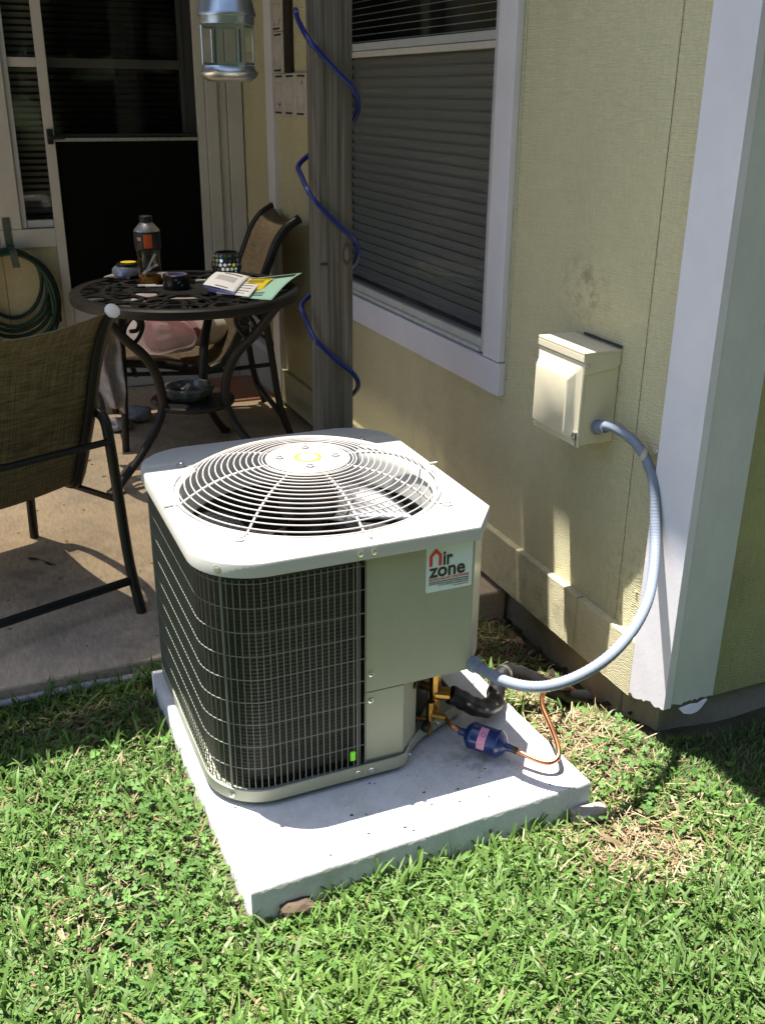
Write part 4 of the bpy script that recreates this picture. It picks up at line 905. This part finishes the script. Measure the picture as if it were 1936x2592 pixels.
b = MB(); b.grid(lambda u, v: (.918+.094*u+.02*v*(1-u), 3.938-.123*u-.012*v, z_+.030-.012*u-.024*v*(1-.8*u)), 8, 4); b.build('letter_fold', M['paperblue'], let, smooth=True, solid=.0005)
# pouch, tissue
pc = thing('tobacco_pouch', 'small foil pouch with yellow lid lying at far left of the tabletop', 'pouch', (.70, 4.44, TZ))
b = MB(); b.lathe([(.045, .002), (.060, .014), (.058, .036), (.048, .047), (.001, .048)], (.705, 4.44, TZ), 20); b.build('pouch_body', M['pouchblue'], pc, smooth=True)
b = MB(); b.lathe([(.046, .0475), (.046, .058), (.034, .063), (.001, .0635)], (.712, 4.44, TZ), 24); b.build('pouch_rim', M['blackgloss'], pc, smooth=True)
b = MB(); b.lathe([(.033, .0636), (.033, .0648), (.001, .065)], (.716, 4.435, TZ), 24); b.build('pouch_lid', M['papery'], pc, smooth=True)
def crumple(name, c, s, m, seed, lab, cat, sub=3, amp=.35):
    q = np.random.RandomState(seed); bm = bmesh.new(); bmesh.ops.create_icosphere(bm, subdivisions=sub, radius=1)
    d = q.normal(size=(14, 3)); d /= np.linalg.norm(d, axis=1)[:, None]; ph = q.uniform(0, 6, 14)
    for v in bm.verts:
        n_ = np.array(v.co); k = sum(math.sin(5*float(n_@d[i])+ph[i]) for i in range(14))/14
        v.co = v.co*(1+amp*k*2); v.co = Vector((v.co.x*s[0], v.co.y*s[1], max(v.co.z, -.8)*s[2]))
    me = bpy.data.meshes.new(name); bm.to_mesh(me); bm.free(); me.materials.append(M[m])
    me.polygons.foreach_set('use_smooth', [True]*len(me.polygons))
    o = bpy.data.objects.new(name, me); COL.objects.link(o); o.location = c
    return tagit(o, lab, cat) if lab else o
crumple('tissue', (.655, 4.44, TZ+.007), (.04, .03, .009), 'cloth', 3, 'crumpled pale tissue tucked beside the small foil pouch', 'tissue')
crumple('napkin', (.865, 4.34, TZ+.012), (.07, .05, .013), 'cloth', 8, 'crumpled grey napkin lying behind the roll of black tape', 'napkin')
# ashtray on the lower shelf
at_ = thing('ashtray', 'dark cut-glass ashtray full of butts on the lower table shelf', 'ashtray', (.865, 4.10, .352))
b = MB(); n = 24
def ashp(r_, z, w_=0): return [(.865+r_*(1+w_*(1 if i % 2 else -1))*math.cos(2*math.pi*i/n), 4.10+r_*(1+w_*(1 if i % 2 else -1))*math.sin(2*math.pi*i/n), z) for i in range(n)]
b.loft([ashp(.085, .352), ashp(.10, .372, .03), ashp(.108, .395, .05), ashp(.104, .404, .03), ashp(.090, .402), ashp(.080, .372), ashp(.001, .368)]); b.build('dish', M['ash'], at_)
for k in range(9):
    a = rnd.uniform(0, 6.28); c = Vector((.865+.05*math.cos(a)*rnd.random(), 4.10+.05*math.sin(a)*rnd.random(), .378+.02*rnd.random())); d = Vector((rnd.uniform(-1, 1), rnd.uniform(-1, 1), rnd.uniform(0, .5))).normalized()*.022
    b = MB(); b.tube([tuple(c-d), tuple(c), tuple(c+d)], .0045, 7); b.build('cigarette_butt', M['orange' if k == 0 else 'cig' if k % 3 == 0 else 'stone'], at_, smooth=True)

# ================================================================== PATIO CHAIRS
def make_chair(o2, ang, label, sling_m, cap='whitecap', arm_z=.715, prof=None, leg_r=.014):
    ca, sa = math.cos(ang), math.sin(ang)
    T = lambda x, y, z: (o2[0]+x*ca-y*sa, o2[1]+x*sa+y*ca, z)      # local +y = facing
    ch = thing('patio_chair', label, 'chair', (o2[0], o2[1], .045), 'sling patio chairs round the table')
    def part(name, m, f, **k):
        b = MB(T); f(b); return b.build(name, M[m], ch, **k)
    P2 = catmull([(0, y, z) for y, z in prof], 7)
    fr = None
    for s_ in (-1, 1):
        xr = .272*s_
        fr = part('side_rail', 'frame', lambda b: b.tube([(xr, p.y, p.z) for p in P2], .0195, 10), smooth=True)
        for e_ in (P2[-1], ):
            b = MB(T); d = (P2[-1]-P2[-2]).normalized(); c0 = (xr, e_.y, e_.z)
            b.tube([c0, (xr, e_.y+d.y*.006, e_.z+d.z*.006), (xr, e_.y+d.y*.010, e_.z+d.z*.010)], [.021, .021, .012], 12); b.build('end_cap', M[cap], fr, smooth=True)
        xl = .305*s_
        part('leg', 'frame', lambda b: b.tube(catmull([(xl-.022*s_, -.285, .642), (xl-.010*s_, -.335, .664), (xl, -.368, .648), (xl, -.388, .585), (xl, -.41, .42), (xl, -.44, .20), (xl, -.49, .046)], 5), leg_r+.002, 10), smooth=True)
        part('leg', 'frame', lambda b: b.tube(catmull([(xl, .20, .66), (xl, .245, .62), (xl, .255, .40), (xl, .275, .046)], 5), leg_r+.002, 10), smooth=True)
        part('armrest', 'frame', lambda b: b.tube(catmull([(xl, .255, .60), (xl+.02*s_, .24, .665), (xl+.045*s_, .14, .69), (xl+.055*s_, -.05, .70), (xl+.04*s_, -.24, .69), (xl, -.35, .655)], 6), .017, 10), smooth=True)
    part('cross_bar', 'frame', lambda b: b.tube([(-.305, -.395, .585), (0, -.395, .58), (.305, -.395, .585)], .011, 8), smooth=True)
    part('cross_bar', 'frame', lambda b: b.tube([(-.305, -.452, .145), (0, -.452, .145), (.305, -.452, .145)], .014, 8), smooth=True)
    part('cross_bar', 'frame', lambda b: b.tube([(-.27, .20, .385), (0, .20, .37), (.27, .20, .385)], .012, 8), smooth=True)
    part('side_bar', 'frame', lambda b: b.tube([(.305, -.41, .40), (.275, -.1, .375), (.305, .255, .40)], .010, 8), smooth=True)
    part('side_bar', 'frame', lambda b: b.tube([(-.305, -.41, .40), (-.275, -.1, .375), (-.305, .255, .40)], .010, 8), smooth=True)
    n_ = len(P2)-1
    def sl_(u, v):
        k = min(int(v*n_), n_-1); f = v*n_-k; p = P2[k].lerp(P2[k+1], f); sag = .016*math.sin(math.pi*u)
        d = (P2[min(k+1, n_)]-P2[k]).normalized()
        return (-.262+.524*u, p.y-.0*d.z+sag*d.z*-1*.6, p.z-sag*(abs(d.y)*1.6+.9*(v**6)))
    b = MB(T); b.grid(sl_, 14, 44); b.build('sling', M[sling_m], ch, smooth=True, solid=.003)
    return ch
prof1 = [(.30, .40), (.24, .435), (.05, .415), (-.10, .39), (-.185, .40), (-.225, .44), (-.275, .53), (-.345, .67), (-.405, .81), (-.455, .90), (-.505, .965), (-.545, 1.0)]
make_chair((-.045, 3.19), math.atan2(.33, .94), 'brown sling patio chair in the foreground seen from behind, left of air conditioner', 'sling', prof=prof1)
make_chair((.925, 4.66), R(85), 'tan sling patio chair behind the table against yellow wall with bag on seat', 'sling2', cap='frame', prof=[(.34, .40), (.28, .44), (.08, .425), (-.08, .39), (-.16, .40), (-.22, .45), (-.30, .60), (-.37, .74), (-.42, .86), (-.455, .94), (-.50, 1.0), (-.555, 1.035)])
# bag, pillow and towel on the far chair
pb = thing('plastic_bag', 'clear plastic bag holding pink packages on seat of far chair', 'bag', (.90, 4.60, .44))
bagin = crumple('pink_package', (0, 0, 0), (.125, .07, .08), 'pinkst', 5, None, None, amp=.22); bagin.parent = pb; bagin.location = (.0, -.02, .075)
bg_ = crumple('bag_film', (0, 0, 0), (.20, .12, .135), 'bag', 14, None, None, sub=4, amp=.5); bg_.data.polygons.foreach_set('use_smooth', [False]*len(bg_.data.polygons)); bg_.parent = pb; bg_.location = (-.03, -.02, .11)
b = MB(); b.lathe([(.022, 0), (.022, .003), (.001, .0035)], (.965, 4.52, .475), 16, (.1, -1, .1)); b.build('printed_dot', M['tindark'], pb)
b = MB(); b.lathe([(.001, 0), (.02, .0)], (0, 0, 0), 4)
crumple('pillow', (1.06, 4.66, .515), (.13, .10, .09), 'pillow', 21, 'cream throw pillow leaning in far chair behind the plastic bag', 'pillow', amp=.06)
b = MB()
def tw(u, v):
    w_ = .115*(1-.55*max(0, v-.75)*3)*(.55+.45*min(1, v*3))
    return (.575+.005*v+(u-.45)*w_-.02*math.sin(3*v), 4.24+.022*math.sin(9*u+2*v+math.sin(5*v))+.012*math.sin(11*v+4*u), .690-.41*v+.02*math.sin(3*u+1)*v)
b.grid(tw, 14, 26)
tagit(b.build('towel', M['cloth'], smooth=True, solid=.004), 'long pale grey rag hanging down between the near chair and table leg', 'towel')
crumple('sock', (.652, 4.70, .075), (.06, .05, .032), 'sock', 31, 'crumpled grey sock on the patio floor nearest the rag', 'sock')
crumple('sock', (.755, 4.80, .085), (.075, .055, .042), 'sock', 36, 'larger crumpled grey sock on floor behind curved table leg', 'sock')
b = MB(); b.box(.979, 1.49, 4.955, 5.43, .0455, .056)
tagit(b.build('door_mat', M['mat'], bevel=.003), 'worn red patterned door mat lying on patio before the storm door', 'mat')

# ================================================================== HOSE ON THE BACK WALL
hs = thing('garden_hose', 'dark green garden hose coiled on metal hanger below the window', 'hose', (.28, 5.42, .64))
for k in range(7):
    rx = .150+.013*k; rz = .172+.010*k+.004*(k % 2); cz = .640-.012*k; cyy = BY-.026-.026*((k*2) % 3)-.006*k
    b = MB(); b.tube([(.285+rx*math.cos(R(9*i))+.008*math.sin(R(18*i+50*k)), cyy+.006*math.sin(R(27*i+k)), cz+rz*math.sin(R(9*i))-(.05*(k/6)*(1-math.sin(R(9*i)))/2)) for i in range(40)], .0105, 8, loop=True); b.build('hose_loop', M['hose'], hs, smooth=True)
b = MB(); b.tube(catmull([(.455, BY-.09, .66), (.47, BY-.10, .56), (.468, BY-.10, .45), (.465, BY-.09, .30), (.43, BY-.07, .10), (.36, BY-.08, .07)], 6), .0105, 8); b.build('hose_tail', M['hose'], hs, smooth=True)
b = MB(); b.lathe([(.014, 0), (.018, .004), (.018, .05), (.013, .055)], (.490, BY-.085, .50), 12, (0, 0, -1)); b.build('hose_nozzle', M['black'], hs, smooth=True)
b = MB(); b.strip(catmull([(.300, BY-.021, .965), (.302, BY-.022, .85), (.308, BY-.03, .82), (.310, BY-.115, .815), (.312, BY-.125, .79), (.318, BY-.125, .735)], 5), (1, 0, 0), .036, .004); b.build('hanger', M['hook'], hs)

# ================================================================== PATIO EDGE PIPE, TWIG
b = MB(); b.tube(catmull([(-1.0, 2.50, .006), (-.3, 2.512, .008), (.02, 2.518, .010), (.21, 2.520, .012), (.36, 2.512, .010), (.6, 2.50, .0)], 6), .011, 10)
tagit(b.build('edge_pipe', M['pvc'], smooth=True), 'thin grey plastic pipe lying in the grass along the patio edge', 'pipe')
b = MB(); b.tube(catmull([(.115, 3.36, .050), (.15, 3.33, .052), (.175, 3.29, .050), (.195, 3.27, .050)], 4), [.003+.002*math.sin(k) for k in range(13)], 6)
tagit(b.build('twig', M['darkcav'], smooth=True), 'small dark twig lying on the patio under the near chair', 'twig')

# ================================================================== PLANTS (numpy meshes)
def np_mesh(name, V, Fq, tint_v, m, lab=None):
    """V (n,3); Fq list of arrays of equal-size faces"""
    me = bpy.data.meshes.new(name); nV = len(V); me.vertices.add(nV); me.vertices.foreach_set('co', V.ravel())
    tot = sum(f.size for f in Fq); nf = sum(len(f) for f in Fq)
    me.loops.add(tot); me.loops.foreach_set('vertex_index', np.concatenate([f.ravel() for f in Fq]).astype(np.int32))
    me.polygons.add(nf); st = []; s0 = 0
    for f in Fq:
        k = f.shape[1]; st.append(s0+np.arange(len(f))*k); s0 += f.size
    me.polygons.foreach_set('loop_start', np.concatenate(st).astype(np.int32))
    me.update(calc_edges=True); me.validate()
    at = me.color_attributes.new('tint', 'FLOAT_COLOR', 'POINT'); at.data.foreach_set('color', np.c_[tint_v, np.ones(nV)].ravel())
    me.materials.append(m); o = bpy.data.objects.new(name, me); COL.objects.link(o); return tagit(o, lab, kind='stuff')
def patchn(x, y, s, k=0):
    return (np.sin(x*s*1.1+1.3+k)*np.sin(y*s*.9+.7*k)+np.sin(x*s*.53-y*s*.71+2.1+k)+np.sin(x*s*1.7+y*s*1.3+k*1.9)*.6)/2.6
def allowed(x, y):
    pad = (x > .352) & (x < 1.208-.04*(y-1.5)) & (y > 1.505+.045*(x-.377)) & (y < 2.455)
    patio = (y > 2.515) & (x < 1.2)
    return ~pad & ~patio & (x < 1.53+(y < 1.70)*3) & ~((x > 1.50) & (y > 1.715+.012*np.sin(30*x)))
def dead_w(x, y):
    d = np.exp(-(((x-1.23)/.14)**2+((y-1.40)/.11)**2))*1.3+np.exp(-(((x-1.31)/.12)**2+((y-1.80)/.22)**2))*1.15
    d += np.exp(-(((x-.17)/.20)**2+((y-2.36)/.09)**2))*.6+np.exp(-(((x-.08)/.09)**2+((y-1.62)/.12)**2))*.3
    d += np.exp(-(((x-1.35)/.14)**2+((y-2.3)/.3)**2))*.9
    return d
def clover_w(x, y):
    d = np.exp(-(((x-.19)/.17)**2+((y-1.72)/.30)**2))*1.1+np.exp(-(((x-1.39)/.12)**2+((y-1.66)/.10)**2))*1.3
    d += np.exp(-(((x-1.36)/.15)**2+((y-1.48)/.07)**2))*.8+np.exp(-(((x-.55)/.2)**2+((y-1.40)/.08)**2))*.35
    d += np.exp(-(((x-.33)/.08)**2+((y-2.42)/.10)**2))*.8
    return d
NB = 170000
x = npr.uniform(-.75, 2.15, NB); y = npr.uniform(.55, 2.56, NB); dn = dead_w(x, y); cn = clover_w(x, y)
vis = (x > -.3) & (x < 1.6)
keep = allowed(x, y) & (npr.rand(NB) < np.where(vis, 1, .5)) & (npr.rand(NB) > np.clip(dn*.55+cn*.45, 0, .85))
x, y, dn, cn = x[keep], y[keep], dn[keep], cn[keep]; n = len(x)
ln = npr.gamma(6, .0078, n)*np.clip(1.05-.25*cn, .6, 1); ln = np.clip(ln, .016, .085)*np.where((x > 1.36) & (y > 1.0), np.clip(1-(x-1.36)*2.2, .55, 1), 1)*np.where((x > 1.45) & (y > 1.5), .7, 1); wd = np.where(npr.rand(n) < .42, npr.uniform(.0009, .0018, n), npr.uniform(.0020, .0043, n))*np.clip(ln/.05, .6, 1.15)
az = npr.uniform(0, 2*np.pi, n); lean0 = np.where(npr.rand(n) < .42, npr.uniform(.9, 1.45, n), np.abs(npr.normal(.55, .35, n))); curve = npr.uniform(.2, 1.3, n)
dryp = npr.rand(n) < np.clip(.06+.75*dn+.06*patchn(x, y, 5)+.10*(x < .4)*(y < 2.3), .02, .95)
lean0 = np.where(dryp, lean0+.7, lean0)
dx, dy = np.cos(az), np.sin(az); sx, sy = -dy, dx
V = np.zeros((n, 7, 3)); px, py = x.copy(), y.copy(); g0 = gnp(x, y); pz = g0-.001
tw_ = npr.uniform(-.5, .5, n)
for k, (t, wf_) in enumerate(((0, .75), (.4, 1.0), (.75, .75), (1.0, 0))):
    if k:
        ang = np.clip(lean0+curve*(k-1)/2.2, 0, 1.75); sl_ = ln*(.4 if k == 1 else .35 if k == 2 else .25)
        px = px+dx*np.sin(ang)*sl_; py = py+dy*np.sin(ang)*sl_; pz = np.maximum(pz+np.cos(ang)*sl_, g0+.006+.004*k)
    if k < 3:
        for j, s_ in enumerate((-1, 1)):
            V[:, 2*k+j, 0] = px+s_*sx*wd*wf_; V[:, 2*k+j, 1] = py+s_*sy*wd*wf_; V[:, 2*k+j, 2] = pz+s_*tw_*wd
    else: V[:, 6, 0], V[:, 6, 1], V[:, 6, 2] = px, py, pz
base = np.arange(n)[:, None]*7
Q = np.concatenate([base+np.array([0, 1, 3, 2]), base+np.array([2, 3, 5, 4])]); T3 = base+np.array([4, 5, 6])
pn = patchn(x, y, 4, 2)[:, None]; rv = npr.rand(n, 1)
green = np.array([.053, .108, .020])*(1-rv)+np.array([.120, .215, .054])*rv
green = green*(1+.16*pn)+np.array([.025, .015, .0])*np.clip(pn, 0, 1)*.7
pale = npr.rand(n, 1) < .08; green = np.where(pale, np.array([.17, .22, .10]), green)
r2 = npr.rand(n, 1)**1.3; dry = np.array([.15, .11, .055])*(1-r2)+np.array([.30, .25, .15])*r2
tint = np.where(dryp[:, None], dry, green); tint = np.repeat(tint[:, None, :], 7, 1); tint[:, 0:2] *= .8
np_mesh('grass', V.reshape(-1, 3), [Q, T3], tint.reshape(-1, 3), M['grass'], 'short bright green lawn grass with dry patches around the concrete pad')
# clover
NC = 26000
x = npr.uniform(-.5, 1.9, NC); y = npr.uniform(.7, 2.54, NC); cw = clover_w(x, y)
keep = allowed(x, y) & (npr.rand(NC) < np.clip(cw*.40+.010, 0, .38)); x, y = x[keep], y[keep]; n = len(x)
hh = npr.uniform(.008, .034, n); rl = npr.uniform(.0055, .0115, n); az = npr.uniform(0, 6.28, n); tilt = npr.normal(0, .35, (n, 2))
shape = np.array([[0, 0], [.35, -.42], [.78, -.62], [1.08, -.42], [1.0, 0], [1.08, .42], [.78, .62], [.35, .42]])
VV = []; TT = []
for k in range(3):
    a = az+k*2.094+npr.normal(0, .12, n); ca, sa = np.cos(a), np.sin(a)
    P = np.zeros((n, 8, 3)); lx = shape[:, 0][None]*rl[:, None]; ly = shape[:, 1][None]*rl[:, None]
    P[:, :, 0] = x[:, None]+ca[:, None]*lx-sa[:, None]*ly; P[:, :, 1] = y[:, None]+sa[:, None]*lx+ca[:, None]*ly
    P[:, :, 2] = gnp(x, y)[:, None]+.008+hh[:, None]+(P[:, :, 0]-x[:, None])*tilt[:, :1]+(P[:, :, 1]-y[:, None])*tilt[:, 1:]+np.abs(ly)*.35-lx*.12
    VV.append(P)
V = np.concatenate(VV).reshape(-1, 3); nn = 3*n; base = np.arange(nn)[:, None]*8
Q = np.concatenate([base+np.array([0, 1, 2, 3]), base+np.array([0, 3, 4, 5]), base+np.array([0, 5, 6, 7])])
rv = npr.rand(n, 1); gcol = np.array([.045, .105, .022])*(1-rv)+np.array([.098, .19, .046])*rv; gcol = np.tile(gcol, (3, 1))
np_mesh('clover', V, [Q], np.repeat(gcol, 8, 0), M['clover'], 'patches of three-leaf clover growing through the lawn beside the pad')
# dry thatch straws (near corner, bare patch) and leaf litter beside the wall
NS = 5200; xs_ = npr.uniform(.0, 1.55, NS*6); ys_ = npr.uniform(1.15, 2.55, NS*6)
kp = allowed(xs_, ys_) & (npr.rand(NS*6) < np.clip(dead_w(xs_, ys_)*.45, 0, .6)); x, y = xs_[kp], ys_[kp]; n = len(x)
L2 = npr.uniform(.015, .05, n); az = npr.uniform(0, 6.28, n); z0 = gnp(x, y)+npr.uniform(.009, .03, n); z1 = z0+npr.uniform(-.004, .018, n); w2 = npr.uniform(.0006, .0016, n)
ddx, ddy = np.cos(az)*L2, np.sin(az)*L2; nx_, ny_ = -np.sin(az)*w2, np.cos(az)*w2
V = np.stack([np.c_[x-nx_, y-ny_, z0], np.c_[x+nx_, y+ny_, z0], np.c_[x+ddx+nx_, y+ddy+ny_, z1], np.c_[x+ddx-nx_, y+ddy-ny_, z1]], 1)
r2 = npr.rand(n, 1); tc = np.array([.14, .09, .04])*(1-r2)+np.array([.33, .28, .18])*r2
np_mesh('dry_grass', V.reshape(-1, 3), [np.arange(n)[:, None]*4+np.arange(4)], np.repeat(tc, 4, 0), M['leafd'], 'loose dry straw scattered over bare soil beside pad and wall')
n = 700; x = npr.uniform(1.19, 1.55, n); y = npr.uniform(1.85, 2.9, n); s_ = npr.uniform(.006, .018, n); az = npr.uniform(0, 6.28, n); tl = npr.normal(0, .4, (n, 2))
ang5 = np.linspace(0, 2*np.pi, 7)[:-1]; P = np.zeros((n, 6, 3)); rad = s_[:, None]*npr.uniform(.55, 1.1, (n, 6)); aa = ang5[None]+az[:, None]
P[:, :, 0] = x[:, None]+np.cos(aa)*rad; P[:, :, 1] = y[:, None]+np.sin(aa)*rad*.75
P[:, :, 2] = gnp(x, y)[:, None]+.006+npr.uniform(0, .016, n)[:, None]+(P[:, :, 0]-x[:, None])*tl[:, :1]+(P[:, :, 1]-y[:, None])*tl[:, 1:]
r2 = npr.rand(n, 1); tc = np.array([.035, .025, .017])*(1-r2)+np.array([.12, .075, .045])*r2
np_mesh('leaf_litter', P.reshape(-1, 3), [np.arange(n)[:, None]*6+np.arange(6)], np.repeat(tc, 6, 0), M['leafd'], 'brown dead leaves lying in the shade under the wall edge')
# crumbs and small leaf bits on the patio
n = 90; x = npr.uniform(-.4, .9, n); y = npr.uniform(2.56, 4.4, n); s_ = npr.uniform(.003, .011, n); az = npr.uniform(0, 6.28, n)
P = np.zeros((n, 6, 3)); rad = s_[:, None]*npr.uniform(.4, 1.1, (n, 6)); aa = ang5[None]+az[:, None]
P[:, :, 0] = x[:, None]+np.cos(aa)*rad; P[:, :, 1] = y[:, None]+np.sin(aa)*rad*.6; P[:, :, 2] = .0465+npr.uniform(0, .004, (n, 6))
r2 = npr.rand(n, 1); tc = np.array([.10, .06, .03])*(1-r2)+np.array([.30, .16, .06])*r2
np_mesh('leaf_debris', P.reshape(-1, 3), [np.arange(n)[:, None]*6+np.arange(6)], np.repeat(tc, 6, 0), M['leafd'], 'tiny brown leaf crumbs scattered over the concrete patio floor')
n = 42; x = npr.uniform(.42, 1.18, n); y = npr.uniform(1.53, 1.74, n); s_ = npr.uniform(.0015, .006, n); az = npr.uniform(0, 6.28, n)
P = np.zeros((n, 6, 3)); rad = s_[:, None]*npr.uniform(.35, 1.1, (n, 6)); aa = ang5[None]+az[:, None]
P[:, :, 0] = x[:, None]+np.cos(aa)*rad; P[:, :, 1] = y[:, None]+np.sin(aa)*rad*.55; P[:, :, 2] = .0812+npr.uniform(0, .002, (n, 6))
r2 = npr.rand(n, 1); tc = np.array([.02, .02, .025])*(1-r2)+np.array([.10, .09, .05])*r2
np_mesh('pad_debris', P.reshape(-1, 3), [np.arange(n)[:, None]*6+np.arange(6)], np.repeat(tc, 6, 0), M['leafd'], 'tiny dark crumbs and clippings lying on the pale concrete pad')
